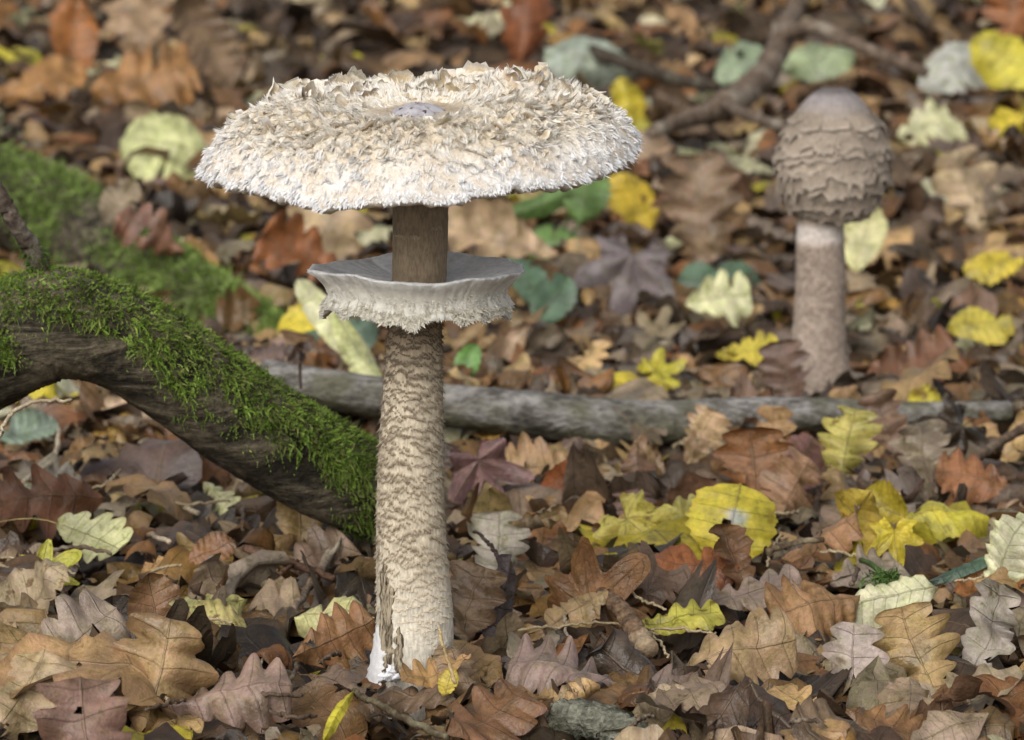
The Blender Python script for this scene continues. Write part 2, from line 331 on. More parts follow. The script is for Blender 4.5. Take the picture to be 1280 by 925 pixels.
# ---- the uncountable litter: one mesh, thousands of leaves below and around the single ones
def in_view(x, y, m=0.0):
    px, py = project(np.array([x, y, float(gz(x, y))])); return -m < px < 1280 + m and -m < py < 925 + m
SHOWN = [(918, 650), (1110, 742), (925, 812), (850, 772), (418, 764), (1120, 684), (112, 668)]      # spots where a single leaf lies on top
def build_litter():
    rng = np.random.default_rng(21); protos = []
    for i in range(110):
        nr_ = i < 80
        kind = rng.choice(['oak', 'oak', 'oak', 'beech', 'maple', 'beech'], p=[.22, .22, .2, .15, .06, .15])
        rolled = rng.random() < 0.28
        protos.append(leaf_mesh(kind, rng, (27 if nr_ else 18) if kind == 'oak' else (13 if nr_ else 10), 4, -abs(rng.normal(0, 4.5 if rolled else 1.6)), rng.normal(-.5, 2.2 if rolled else 1.0), rng.uniform(0.8, 2.2) * (1.7 if rng.random() < .25 else 1), rng.normal(0, 0.7)))
    N = 0; xs = []; ys = []
    spots = []
    for (n, y0, y1, half, mg) in ((4300, -0.42, 0.75, 0.42, 60), (3000, 0.75, 2.3, 0.72, 80), (2500, 2.3, 5.6, 1.25, 90)):
        y = rng.uniform(y0, y1, n * 3); x = 0.045 + rng.uniform(-1.9, 1.9, n * 3) * half
        q = np.stack([x, y, gz(x, y)], 1) - CAM; zc = q @ FWD; X = 640 + FPX * (q @ RGT) / zc; Yp = 462.5 - FPX * (q @ UPV) / zc
        vis = (X > -mg) & (X < 1280 + mg) & (Yp > -mg) & (Yp < 925 + mg); keep = rng.random(n * 3) < np.where(vis, .88, .22); spots += list(zip(x[keep], y[keep], vis[keep]))
    spots = [s for s in spots if math.hypot(s[0], s[1]) > 0.030]
    items = {}
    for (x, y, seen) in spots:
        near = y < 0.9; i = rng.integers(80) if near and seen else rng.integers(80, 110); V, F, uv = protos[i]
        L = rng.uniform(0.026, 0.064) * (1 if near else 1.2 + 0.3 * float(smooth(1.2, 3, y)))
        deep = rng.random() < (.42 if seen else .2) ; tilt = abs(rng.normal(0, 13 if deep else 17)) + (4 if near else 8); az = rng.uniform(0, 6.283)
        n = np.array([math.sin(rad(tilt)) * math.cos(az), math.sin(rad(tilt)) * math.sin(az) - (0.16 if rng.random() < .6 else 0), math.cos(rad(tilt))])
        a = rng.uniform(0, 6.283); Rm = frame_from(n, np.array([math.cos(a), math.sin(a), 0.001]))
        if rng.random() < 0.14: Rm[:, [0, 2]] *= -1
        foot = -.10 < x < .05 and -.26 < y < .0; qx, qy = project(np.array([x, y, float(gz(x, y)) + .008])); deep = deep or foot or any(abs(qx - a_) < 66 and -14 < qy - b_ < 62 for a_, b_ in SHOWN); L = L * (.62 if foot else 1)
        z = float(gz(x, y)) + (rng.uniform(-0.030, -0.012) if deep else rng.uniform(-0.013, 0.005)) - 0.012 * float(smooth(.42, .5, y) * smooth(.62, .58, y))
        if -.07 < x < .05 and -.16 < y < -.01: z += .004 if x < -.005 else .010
        items.setdefault(i, []).append((Rm * L, np.array([x, y, z]), pick_col(rng, not near)[1] if not deep or rng.random() < .25 else srgb(*(PAL['brown'] if foot else GAP_SHADE[rng.integers(4)])) * rng.uniform(.6, 1.1)))
    parts, UV = [], []
    for i, lst in items.items():
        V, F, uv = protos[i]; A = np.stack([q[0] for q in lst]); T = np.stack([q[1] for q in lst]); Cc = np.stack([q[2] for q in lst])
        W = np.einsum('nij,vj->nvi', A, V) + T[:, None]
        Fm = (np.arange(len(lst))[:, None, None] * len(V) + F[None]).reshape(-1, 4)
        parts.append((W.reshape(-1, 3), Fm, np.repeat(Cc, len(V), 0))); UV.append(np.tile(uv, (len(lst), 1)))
    V, F, C = merge(parts)
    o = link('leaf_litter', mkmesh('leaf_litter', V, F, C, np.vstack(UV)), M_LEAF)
    tag(o, 'thick brown carpet of fallen autumn leaves covering the whole forest floor', 'leaf litter', kind='stuff')
    # crumbs: broken leaf bits
    n = 7500; y = rng.uniform(-0.4, 1.0, n); x = 0.045 + rng.uniform(-0.42, 0.42, n)
    base = np.stack([x, y, gz(x, y) + rng.uniform(-0.022, 0.004, n)], 1); q = rng.integers(4, 6)
    th = np.linspace(0, 2 * math.pi, 6, endpoint=False); rr = rng.uniform(0.0025, 0.011, (n, 1))  * rng.uniform(0.35, 1.2, (n, 6))
    nn = norm(np.stack([rng.normal(0, .55, n), rng.normal(-.15, .55, n), np.ones(n)], 1)); A = norm(np.cross(nn, rng.normal(0, 1, (n, 3)))); B = np.cross(nn, A)
    P = base[:, None] + rr[..., None] * (A[:, None] * np.cos(th)[None, :, None] + B[:, None] * np.sin(th)[None, :, None]) + nn[:, None] * (rng.normal(0, .0014, (n, 6)))[..., None]
    P = np.concatenate([P, (base + nn * 0.0012)[:, None]], 1)
    f = np.stack([np.full(6, 6), np.arange(6), (np.arange(6) + 1) % 6], 1)
    cols = np.stack([pick_col(rng)[1] * rng.uniform(0.6, 1.0) for _ in range(n)])
    o = link('leaf_crumbs', mkmesh('leaf_crumbs', P.reshape(-1, 3), (np.arange(n)[:, None, None] * 7 + f[None]).reshape(-1, 3), np.repeat(cols, 7, 0), np.tile(np.array([[0.9, .3]] * 6 + [[0.3, .3]]), (n, 1))), M_LEAF)
    tag(o, 'small broken leaf fragments and crumbs scattered between the leaves', 'leaf crumbs', kind='stuff')
build_litter()

LEAF_NAME = {'oak': 'oak_leaf', 'maple': 'maple_leaf', 'beech': 'beech_leaf', 'round': 'round_leaf', 'lance': 'long_leaf', 'strap': 'narrow_leaf', 'ivy': 'ivy_leaf'}
def place_leaf(kind, p, n, tipdir, L, color, rng, label, group=None, mat=None, roll=0, bend=0, wrinkle=1.0, twist=0, stalk=0.0, nl=None, cat='leaf', stalk_col=None):
    nl = nl or (44 if kind in ('oak', 'round') else 30)
    V, F, uv = leaf_mesh(kind, rng, nl, 10, roll, bend, wrinkle, twist)
    if kind != 'lance' and rng.random() < .4:
        fc = V[F].mean(1); c0 = fc[rng.integers(len(fc))]; rr = np.linalg.norm(fc - c0, axis=1); F = F[rr > rng.uniform(.02, .06) * rng.uniform(.7, 1.3, len(F))]
    Rm = frame_from(np.asarray(n, float), np.asarray(tipdir, float))
    W = (V @ Rm.T) * L
    o = link(LEAF_NAME[kind], mkmesh(LEAF_NAME[kind], W, F, None, uv), mat or M_LEAF, loc=p); o.color = (*np.clip(color, 0, 1), 1)
    tag(o, label, cat, group)
    if label.startswith('round bright yellow'):
        d = np.hypot((V[:, 0] - .02) / 1.2, V[:, 1] - .03) + .02 * np.sin(9 * np.arctan2(V[:, 1], V[:, 0])); k = smooth(.125, .085, d)[:, None]; c = np.ones((len(V), 4), np.float32)
        c[:, :3] = np.asarray(color) * (1 - k) + np.array([.50, .50, .48]) * k; o.data.color_attributes['Col'].data.foreach_set('color', c.ravel()); o.color = (1, 1, 1, 1)
    if stalk:
        S, SF = stalk_mesh(V, uv, kind, rng, stalk)
        so = link('stalk', mkmesh('stalk', (S @ Rm.T) * L, SF), M_STRAW, o)
        sc = stalk_col if stalk_col is not None else np.clip(np.asarray(color) * 1.6 + 0.15, 0, 1); so.color = (*sc, 1)
    return o

# (kind, px, py, lift m, length m, facing 0 flat..1 to camera, sideways tilt, tip angle in picture, roll, bend, wrinkle, sRGB, material, stalk, label)
HERO = [
 ('round', 918, 650, .014, .048, .75, .05, 80, -.5, -.6, .35, (222, 200, 52), 0, .0, 'round bright yellow leaf with a grey spot, in front of the grey branch'),
 ('oak', 940, 590, .020, .058, .85, .1, 95, .5, .3, 1.0, (150, 96, 52), 0, .0, 'orange brown oak leaf standing upright behind the round yellow leaf'),
 ('oak', 990, 610, .014, .050, .8, .5, 60, 1.0, .6, 1.2, (168, 124, 92), 0, .0, 'tan oak leaf leaning against the upright orange brown oak leaf'),
 ('maple', 800, 662, .008, .046, .7, -.3, -40, .5, .5, 1.2, (196, 180, 86), 1, .10, 'yellow lobed leaf mottled grey, left of the round yellow leaf'),
 ('oak', 856, 652, .010, .040, .65, .2, 30, .8, .5, 1.2, (188, 176, 84), 1, .0, 'mottled yellow green leaf tucked against the round yellow leaf'),
 ('maple', 1120, 684, .010, .032, .65, .0, -80, .5, .4, .8, (216, 192, 44), 2, .1, 'small bright yellow maple leaf pointing downward near the pale cream leaf'),
 ('beech', 1180, 640, .018, .052, .42, .0, 10, -.7, -.3, 1.2, (204, 188, 48), 0, .0, 'yellow leaf with a frilled edge lying nearly edge-on at the right'),
 ('beech', 1110, 640, .012, .034, .5, -.1, 160, .8, .5, 1.2, (196, 172, 44), 0, .0, 'small yellow leaf end touching the frilled yellow leaf'),
 ('beech', 1068, 662, .016, .046, .7, .6, 80, 3.2, 1.0, .8, (190, 160, 54), 0, .0, 'yellow leaf curled into a scoop beside the tan curled leaf'),
 ('oak', 1020, 672, .014, .056, .65, -.35, 25, -2.0, .5, .9, (170, 122, 84), 0, .0, 'tan oak leaf with rolled upper edge right of the round yellow leaf'),
 ('beech', 1108, 742, .014, .050, .45, -.05, 190, -.9, -.5, 1.0, (222, 216, 176), 2, .0, 'pale cream leaf with a moss sprig lying on it'),
 ('lance', 1205, 708, .020, .040, .6, .0, 20, .6, .5, .4, (70, 94, 76), 2, .0, 'narrow dark green leaf across the pale cream leaves'),
 ('beech', 1250, 692, .024, .056, .75, -.25, 60, -1.1, -.6, 1.2, (220, 214, 176), 2, .0, 'large pale cream crinkled leaf at the right edge of the picture'),
 ('oak', 1085, 710, .006, .050, .5, .1, 20, .5, -.5, 1.0, (168, 148, 132), 0, .0, 'pale grey brown oak leaf under the narrow dark green leaf'),
 ('oak', 1148, 815, .010, .052, .8, .0, 110, .9, .8, .9, (184, 148, 100), 2, .0, 'golden tan oak leaf propped upright below the pale cream leaf'),
 ('oak', 1062, 832, .010, .044, .7, -.3, 80, .9, .9, 1.3, (176, 158, 148), 0, .0, 'pale grey crumpled oak leaf left of the golden tan oak leaf'),
 ('oak', 925, 812, .016, .068, .7, .05, 15, -1.3, -.6, .9, (178, 146, 108), 2, .10, 'large tan oak leaf with dark veins in the front litter'),
 ('oak', 940, 742, .012, .054, .3, .0, 5, -1.0, -.5, .6, (178, 152, 136), 2, .0, 'pinkish grey oak leaf lying flat above the large tan oak leaf'),
 ('oak', 1020, 760, .012, .056, .5, .1, 200, .6, -.3, .9, (170, 124, 84), 0, .0, 'tan brown oak leaf lying left of the pale cream leaf'),
 ('maple', 760, 735, .016, .055, .85, -.15, 40, 1.4, .6, .8, (150, 102, 62), 0, .0, 'brown folded maple leaf standing in the litter right of the tall stem'),
 ('oak', 722, 760, .012, .038, .7, -.3, 210, -.6, .4, .7, (192, 154, 112), 2, .06, 'small light tan leaf lobe below the brown folded maple leaf'),
 ('oak', 850, 772, .012, .046, .3, .0, 10, -1.0, -.6, .8, (206, 194, 74), 1, .0, 'yellow green mottled leaf lying flat above the large tan oak leaf'),
 ('maple', 608, 600, .016, .052, .8, .2, -70, .7, -.4, .7, (140, 100, 98), 2, .0, 'mauve maple leaf standing just right of the tall stem'),
 ('oak', 680, 585, .014, .056, .6, .05, 175, 1.3, -.6, .6, (182, 140, 100), 2, .0, 'smooth tan leaf with wavy edge in front of the grey branch'),
 ('beech', 700, 607, .012, .036, .8, .1, 60, 2.6, 1.2, .6, (160, 88, 44), 2, .0, 'rust orange curled leaf beneath the smooth tan leaf'),
 ('beech', 663, 655, .012, .044, .6, -.3, 25, 7.5, .5, 1.0, (156, 124, 84), 0, .0, 'tightly rolled tan leaf in front of the grey branch'),
 ('oak', 800, 600, .014, .046, .85, .0, -90, .8, .3, .8, (132, 96, 72), 0, .55, 'brown leaf with a long upright stalk before the grey branch'),
 ('oak', 815, 574, .014, .036, .8, -.4, 130, .8, .3, .8, (168, 130, 98), 0, .0, 'small tan lobed leaf leaning on the grey branch'),
 ('beech', 870, 705, .014, .042, .55, .0, 175, 1.4, .8, .6, (168, 96, 50), 2, .0, 'glossy orange brown leaf left of the round yellow leaf stalk'),
 ('oak', 920, 700, .014, .044, .75, .3, 110, .8, -.5, .8, (140, 96, 62), 0, .0, 'brown lobed leaf standing under the round yellow leaf'),
 ('oak', 800, 640, .008, .036, .6, .0, 100, .8, .5, 1.0, (128, 92, 84), 0, .0, 'purple brown leaf behind the yellow lobed leaf'),
 ('beech', 1000, 575, .016, .034, .8, .2, 60, .8, .4, 1.0, (150, 104, 98), 0, .0, 'reddish mauve leaf in front of the grey branch'),
 ('oak', 1060, 556, .016, .046, .8, .1, 80, .8, .4, 1.2, (182, 168, 84), 1, .0, 'olive yellow lobed leaf leaning on the grey branch'),
 ('oak', 875, 545, .022, .036, .85, .0, 60, .8, .4, 1.0, (186, 152, 116), 2, .0, 'pale tan leaf resting against the middle of the grey branch'),
 ('oak', 1220, 600, .014, .052, .6, .2, 160, .8, .4, 1.0, (150, 96, 60), 0, .0, 'rust brown oak leaf behind the frilled yellow leaf'),
 ('oak', 1155, 575, .014, .052, .7, -.2, 100, .8, 1.0, 1.8, (150, 132, 112), 1, .0, 'crumpled grey brown leaf in front of the right end of the grey branch'),
 ('beech', 418, 764, .018, .040, .35, .0, 0, -1.0, -.4, .8, (216, 206, 146), 2, .0, 'pale yellow leaf with toothed edge left of the tall stem'),
 ('oak', 420, 800, .012, .050, .6, .3, 20, -.8, .5, 1.0, (150, 104, 68), 0, .0, 'orange brown leaf under the pale yellow toothed leaf'),
 ('oak', 285, 858, .012, .068, .6, .05, 5, -.9, -.4, .8, (156, 128, 114), 2, .10, 'large grey brown oak leaf with dark veins in the front left litter'),
 ('oak', 100, 796, .016, .062, .65, .1, 40, -.8, -.3, .8, (164, 144, 128), 2, .10, 'grey oak leaf with rounded lobes below the yellow green leaf'),
 ('beech', 193, 775, .018, .046, .85, .25, 100, 1.2, .6, .7, (138, 98, 66), 2, .0, 'brown leaf standing upright between two grey brown oak leaves'),
 ('oak', 195, 845, .018, .060, .8, .1, 75, 1.2, .6, .8, (176, 138, 98), 2, .0, 'tan oak leaf standing upright left of the large grey brown oak leaf'),
 ('oak', 22, 868, .014, .058, .6, .1, 60, .8, .3, .8, (186, 158, 122), 2, .0, 'pale tan oak leaf at the lower left edge of the picture'),
 ('oak', 110, 915, .012, .056, .6, .0, 100, .6, .3, .9, (140, 104, 90), 0, .0, 'mauve brown oak leaf at the bottom edge below the grey oak leaf'),
 ('oak', 112, 668, .016, .046, .5, -.1, -25, -.5, -.4, .5, (206, 202, 152), 2, .9, 'pale green yellow leaf with a long thin stalk below the mossy log'),
 ('oak', 258, 752, .014, .048, .5, .0, 190, .5, -.4, 1.2, (186, 178, 112), 1, .0, 'dull yellow green lobed leaf in the litter left of the twigs'),
 ('beech', 260, 778, .008, .044, .5, .1, 170, .5, -.4, 1.0, (182, 166, 104), 1, .0, 'olive tan leaf under the dull yellow green lobed leaf'),
 ('oak', 60, 625, .016, .070, .6, .1, 185, 1.2, -.5, .8, (128, 80, 52), 2, .0, 'red brown oak leaf under the left end of the mossy log'),
 ('oak', 275, 622, .010, .030, .7, .0, -40, .5, .4, .8, (216, 210, 160), 2, .0, 'small cream lobed leaf in the shade under the mossy log'),
 ('maple', 68, 712, .010, .034, .5, .1, 20, .5, .4, 1.2, (188, 182, 62), 1, .0, 'yellow green maple leaf left of the pale leaf with the long stalk'),
 ('beech', 30, 745, .014, .050, .55, -.2, 30, .9, .5, 1.4, (168, 146, 118), 1, .0, 'crinkled tan leaf above the grey oak leaf at the left'),
 ('beech', 372, 640, .016, .044, .85, .0, 90, 1.0, .4, .6, (172, 136, 90), 2, .20, 'tan leaf with upright stalk under the lower end of the mossy log'),
 ('oak', 395, 690, .012, .044, .5, .0, 30, .8, .4, 1.0, (140, 112, 94), 0, .0, 'brown leaf behind the pale forked twig'),
 ('beech', 30, 540, .010, .044, .5, .0, 20, .5, .4, .8, (128, 142, 126), 2, .0, 'blue green leaf seen under the arch of the mossy log'),
 ('beech', 265, 690, .010, .026, .6, .0, 20, .5, .4, .8, (150, 104, 72), 0, .0, 'small brown leaf above the dull yellow green lobed leaf'),
 ('oak', 545, 846, .004, .034, .25, -.1, 190, .8, -.5, .9, (176, 132, 86), 2, .0, 'golden brown leaf lying against the foot of the tall stem'),
 ('oak', 588, 760, .018, .050, .8, .4, 70, .9, .6, 1.6, (134, 104, 82), 0, .0, 'wrinkled brown leaf standing right of the foot of the tall stem'),
 ('strap', 625, 750, .022, .046, .8, .7, 80, 5.0, .6, .6, (70, 56, 54), 2, .0, 'dark shrivelled leaf standing on edge right of the tall stem'),
 ('oak', 610, 900, .004, .056, .25, .1, 20, 1.0, .8, .8, (134, 92, 62), 0, .0, 'brown oak leaf at the bottom edge in front of the tall mushroom'),
 ('beech', 560, 858, .008, .016, .6, .0, 70, .8, .5, .6, (206, 180, 72), 2, .0, 'small yellow leaf hanging on a straw at the foot of the tall stem'),
 ('oak', 700, 830, .010, .062, .5, -.1, 170, .6, -.4, .9, (146, 122, 112), 2, .0, 'mauve grey oak leaf lying flat right of the tall mushroom foot'),
 ('oak', 1240, 790, .014, .054, .7, -.3, 60, .9, .6, 1.8, (170, 158, 146), 1, .0, 'pale grey crumpled leaf at the right edge beside the golden tan leaf'),
 ('beech', 1250, 720, .010, .050, .5, -.1, 20, .9, .6, 1.0, (170, 108, 62), 0, .0, 'orange brown leaf below the large pale cream crinkled leaf'),
 ('oak', 620, 690, .010, .050, .6, .2, 90, .7, .4, 1.2, (176, 164, 148), 2, .0, 'pale grey leaf tucked behind the right side of the tall stem'),
 ('lance', 425, 892, .012, .030, .5, .2, 58, .8, .2, .2, (206, 190, 44), 2, .0, 'yellow grass blade in front of the tall mushroom'),
 ('oak', 524, 872, .0, .040, .12, .0, 170, -.8, -.5, 1.2, (120, 92, 72), 0, .0, 'dark brown leaf in front of the foot of the tall stem'),
 ('beech', 574, 828, .0, .034, .35, .3, 120, -1.2, -.4, 1.2, (150, 122, 94), 0, .0, 'pale brown crumpled leaf hiding the right side of the stem foot'),
 ('oak', 462, 876, .0, .032, .08, -.1, 200, -.8, -.4, 1.2, (132, 100, 74), 0, .0, 'brown leaf beside the white threads at the stem foot'),
 ('oak', 428, 862, .0, .036, .1, -.1, 160, -.8, -.4, 1.2, (140, 116, 98), 0, .0, 'grey brown leaf at the left of the stem foot'),
 # behind the branch, softer
 ('maple', 785, 352, .020, .085, .8, .0, -100, .5, -.4, .8, (128, 114, 116), 2, .0, 'purple grey maple leaf behind the grey branch'),
 ('oak', 872, 262, .05, .098, .9, -.1, 95, .8, .5, 1.2, (148, 120, 96), 0, .0, 'large grey brown leaf standing upright left of the closed mushroom'),
 ('oak', 898, 374, .020, .052, .75, .0, 10, .5, -.4, 1.0, (222, 218, 168), 2, .0, 'cream lobed leaf left of the closed mushroom'),
 ('beech', 795, 258, .025, .062, .8, .6, 110, 1.2, .5, .8, (214, 180, 40), 2, .0, 'bright yellow leaf behind the right edge of the wide cap'),
 ('oak', 935, 442, .016, .046, .6, .0, 10, .5, -.4, 1.0, (210, 188, 62), 0, .0, 'yellow leaf just behind the grey branch near the closed mushroom'),
 ('maple', 832, 460, .014, .036, .6, .0, 20, .5, .4, 1.0, (200, 186, 48), 0, .0, 'small yellow maple leaf behind the middle of the grey branch'),
 ('strap', 424, 408, .020, .088, .85, .2, 128, .8, -.3, .5, (224, 220, 172), 2, .0, 'long cream leaf slanting down behind the ring of the tall mushroom'),
 ('strap', 452, 446, .012, .070, .8, .3, 125, .6, .3, .5, (212, 212, 150), 2, .0, 'cream leaf tip just left of the tall stem above the grey branch'),
 ('beech', 378, 402, .014, .046, .7, .0, 30, .6, .3, .7, (214, 190, 40), 2, .0, 'yellow leaf partly under the long slanting cream leaf'),
 ('oak', 402, 290, .040, .094, .85, -.1, 60, .7, .5, .9, (192, 162, 126), 2, .0, 'large pale tan oak leaf upright behind the ring of the tall mushroom'),
 ('oak', 380, 322, .025, .080, .8, .1, 150, 1.0, .6, .8, (150, 88, 44), 0, .0, 'orange brown oak leaf below the large pale tan oak leaf'),
 ('beech', 212, 178, .020, .100, .65, .1, 170, .5, -.5, .7, (206, 206, 146), 2, .0, 'pale green yellow leaf in the blurred litter left of the wide cap'),
 ('oak', 620, 305, .025, .100, .6, .1, 165, .5, -.5, .8, (190, 160, 128), 2, .0, 'large pale tan leaf behind the tall stem and ring'),
 ('oak', 182, 98, .030, .120, .7, .0, 10, .5, -.5, .9, (168, 116, 66), 0, .0, 'broad ochre brown oak leaf far back above the pale green yellow leaf'),
 ('oak', 50, 100, .030, .100, .5, .0, 10, .5, -.5, .9, (172, 120, 68), 0, .0, 'ochre leaf lying flat far back at the left edge'),
 ('beech', 95, 52, .05, .095, .9, .1, 85, 1.0, .3, .5, (172, 104, 46), 2, .0, 'narrow orange leaf standing upright at the far upper left'),
 ('oak', 178, 32, .05, .100, .9, .0, 100, .8, .4, 1.0, (172, 136, 106), 2, .0, 'broad tan oak leaf standing upright at the upper left'),
 ('beech', 250, 50, .05, .130, .85, .5, -65, 1.5, .5, .8, (150, 118, 92), 2, .0, 'long brown curled leaf standing at the top left'),
 ('beech', 1022, 72, .030, .090, .6, .0, 20, .5, -.5, .6, (160, 172, 134), 2, .0, 'pale green leaf beside the far forked branch'),
 ('beech', 925, 80, .030, .080, .6, .0, 40, .5, -.5, .6, (158, 172, 142), 2, .0, 'pale green leaf left of the far forked branch'),
 ('beech', 738, 72, .040, .110, .75, .0, 160, -1.2, -.5, .7, (164, 172, 158), 2, .0, 'grey green leaf arching behind the top of the wide cap'),
 ('beech', 1200, 75, .040, .110, .6, .0, 20, .5, -.5, .7, (184, 182, 174), 2, .0, 'pale grey leaf far back at the upper right'),
 ('beech', 1262, 78, .040, .100, .7, .0, 150, .5, -.5, .7, (206, 190, 54), 2, .0, 'yellow green leaf at the upper right edge'),
 ('beech', 785, 132, .030, .060, .8, .3, 100, .5, .5, .7, (216, 192, 44), 2, .0, 'yellow leaf beside the right rim of the wide cap'),
 ('oak', 1162, 155, .030, .070, .6, .0, 20, .5, -.5, .7, (218, 212, 166), 2, .0, 'cream leaf to the right of the closed mushroom cap'),
 ('beech', 1080, 298, .030, .060, .8, .0, 80, 1.0, .5, .7, (214, 206, 152), 2, .0, 'pale yellow leaf right of the upper stem of the closed mushroom'),
 ('beech', 1240, 330, .020, .050, .5, .0, 10, .5, .5, .7, (214, 188, 50), 0, .0, 'yellow leaf at the right edge level with the closed mushroom stem'),
 ('beech', 1225, 402, .020, .046, .5, .0, 10, .5, .5, .7, (206, 186, 66), 0, .0, 'yellow green leaf low at the right behind the grey branch'),
 ('oak', 655, 20, .05, .110, .9, .0, 90, .5, .5, .7, (150, 84, 46), 2, .0, 'rust orange leaf standing upright at the top behind the wide cap'),
 ('oak', 1262, 18, .05, .090, .9, .0, 90, .5, .5, .7, (160, 96, 50), 2, .0, 'rust orange leaf standing upright at the top right corner'),
 ('beech', 1158, 508, .018, .030, .75, .0, 80, .5, .5, 1.0, (206, 186, 52), 1, .0, 'small spotted yellow leaf against the right end of the grey branch'),
 ('oak', 190, 292, .02, .060, .8, .1, 150, -.6, -.4, 1.0, (142, 96, 76), 0, .0, 'reddish brown leaf lying over the second mossy log'),
 ('beech', 150, 250, .02, .050, .6, .1, 60, -.6, -.4, 1.0, (150, 130, 106), 0, .0, 'tan leaf resting on the upper side of the second mossy log'),
 ('oak', 1110, 532, .016, .044, .8, .1, 110, -.6, .3, 1.1, (124, 92, 74), 0, .0, 'dark brown leaf draped before the right part of the grey branch'),
 ('oak', 965, 548, .018, .040, .8, -.2, 80, -.6, .3, 1.0, (166, 126, 88), 0, .0, 'light brown leaf leaning on the grey branch below the closed mushroom'),
 ('oak', 1215, 240, .030, .080, .8, .2, 110, .5, .5, .8, (186, 160, 128), 2, .0, 'pale tan leaf behind and right of the closed mushroom'),
 ('oak', 1140, 455, .020, .070, .6, .1, 20, .8, .5, .8, (132, 86, 60), 0, .0, 'dark rust leaf just right of the foot of the closed mushroom'),
 ('oak', 985, 470, .016, .050, .8, -.2, 100, .8, .5, .8, (124, 92, 80), 0, .0, 'purple brown leaf leaning on the foot of the closed mushroom'),
]
MATS = [M_LEAF, M_LEAF_MOTTLED, M_LEAF_CLEAN]
hero_pts = []
def tone(rgb):
    c = srgb(*rgb); g = c.mean(); c = c * np.array([.95, 1.0, .98]) if c[0] > 1.6 * c[1] else c; return (c * .94 + g * .06) * (.86 if g > .3 else .86)
FOOT = {'golden brown leaf lying against the foot of the tall stem': -.034, 'small yellow leaf hanging on a straw at the foot of the tall stem': -.052, 'dark brown leaf in front of the foot of the tall stem': -.045,
        'pale brown crumpled leaf hiding the right side of the stem foot': -.028, 'brown leaf beside the white threads at the stem foot': -.040, 'grey brown leaf at the left of the stem foot': -.03}
def build_heroes():
    for i, (kind, px, py, lift, L, f, lat, ang, roll, bend, wr, rgb, mi, st, lab) in enumerate(HERO):
        rng = np.random.default_rng(1000 + i); p = onground(px, py, lift * 0.7 + .003 + (0.2 * L * f)) if lab not in FOOT else atY(px, py, FOOT[lab]); p = atY(px, py, 1.14 if px > 160 else 1.22) if 'second mossy log' in lab else p; hero_pts.append((p, L))
        L = L * (.87 if py > 560 and kind == 'oak' else 1)
        view = norm(p - CAM); n = norm(np.array([0, 0, 1.0]) * (1 - f) - view * f + RGT * lat)
        d = math.cos(rad(ang)) * RGT + math.sin(rad(ang)) * UPV; k = -(d @ n) / (view @ n); d = d + k * view
        place_leaf(kind, p, n, d, L, tone(rgb), rng, lab, None, MATS[mi], roll, bend, wr * 1.45, rng.normal(0, .35), st)
build_heroes()

# ---- single leaves lying on top of the litter
def region_of(px, py):
    if py > 740 and 400 < px < 680: return 'at the tall mushroom foot'
    if px <= 470 and py > 790: return 'in front left corner'
    if px <= 470 and py > 640: return 'just before the mossy log'
    if px <= 470 and py > 470: return 'under the mossy arch'
    if px > 960 and py > 760: return 'in front right corner'
    if py > 760: return 'bottom right of tall stem'
    if px > 960 and py > 545: return 'before grey branch right half'
    if py > 545: return 'before grey branch left half'
    if py > 380 and px > 960: return 'by the closed mushroom foot'
    if py > 380: return 'close behind the grey branch'
    if px < 480: return 'behind the mossy logs'
    return 'behind the closed mushroom'
ORD = ['leftmost', 'second', 'third', 'fourth', 'fifth', 'sixth', 'seventh', 'eighth']
def ordinal(i, n): return 'leftmost of ' + NUM[n] if i == 0 else 'rightmost of ' + NUM[n] if i == n - 1 else ORD[i] + ' of ' + NUM[n] + ' from left'
NUM = ['', '', 'two', 'three', 'four', 'five', 'six', 'seven', 'eight', 'nine', 'ten', 'eleven', 'twelve']
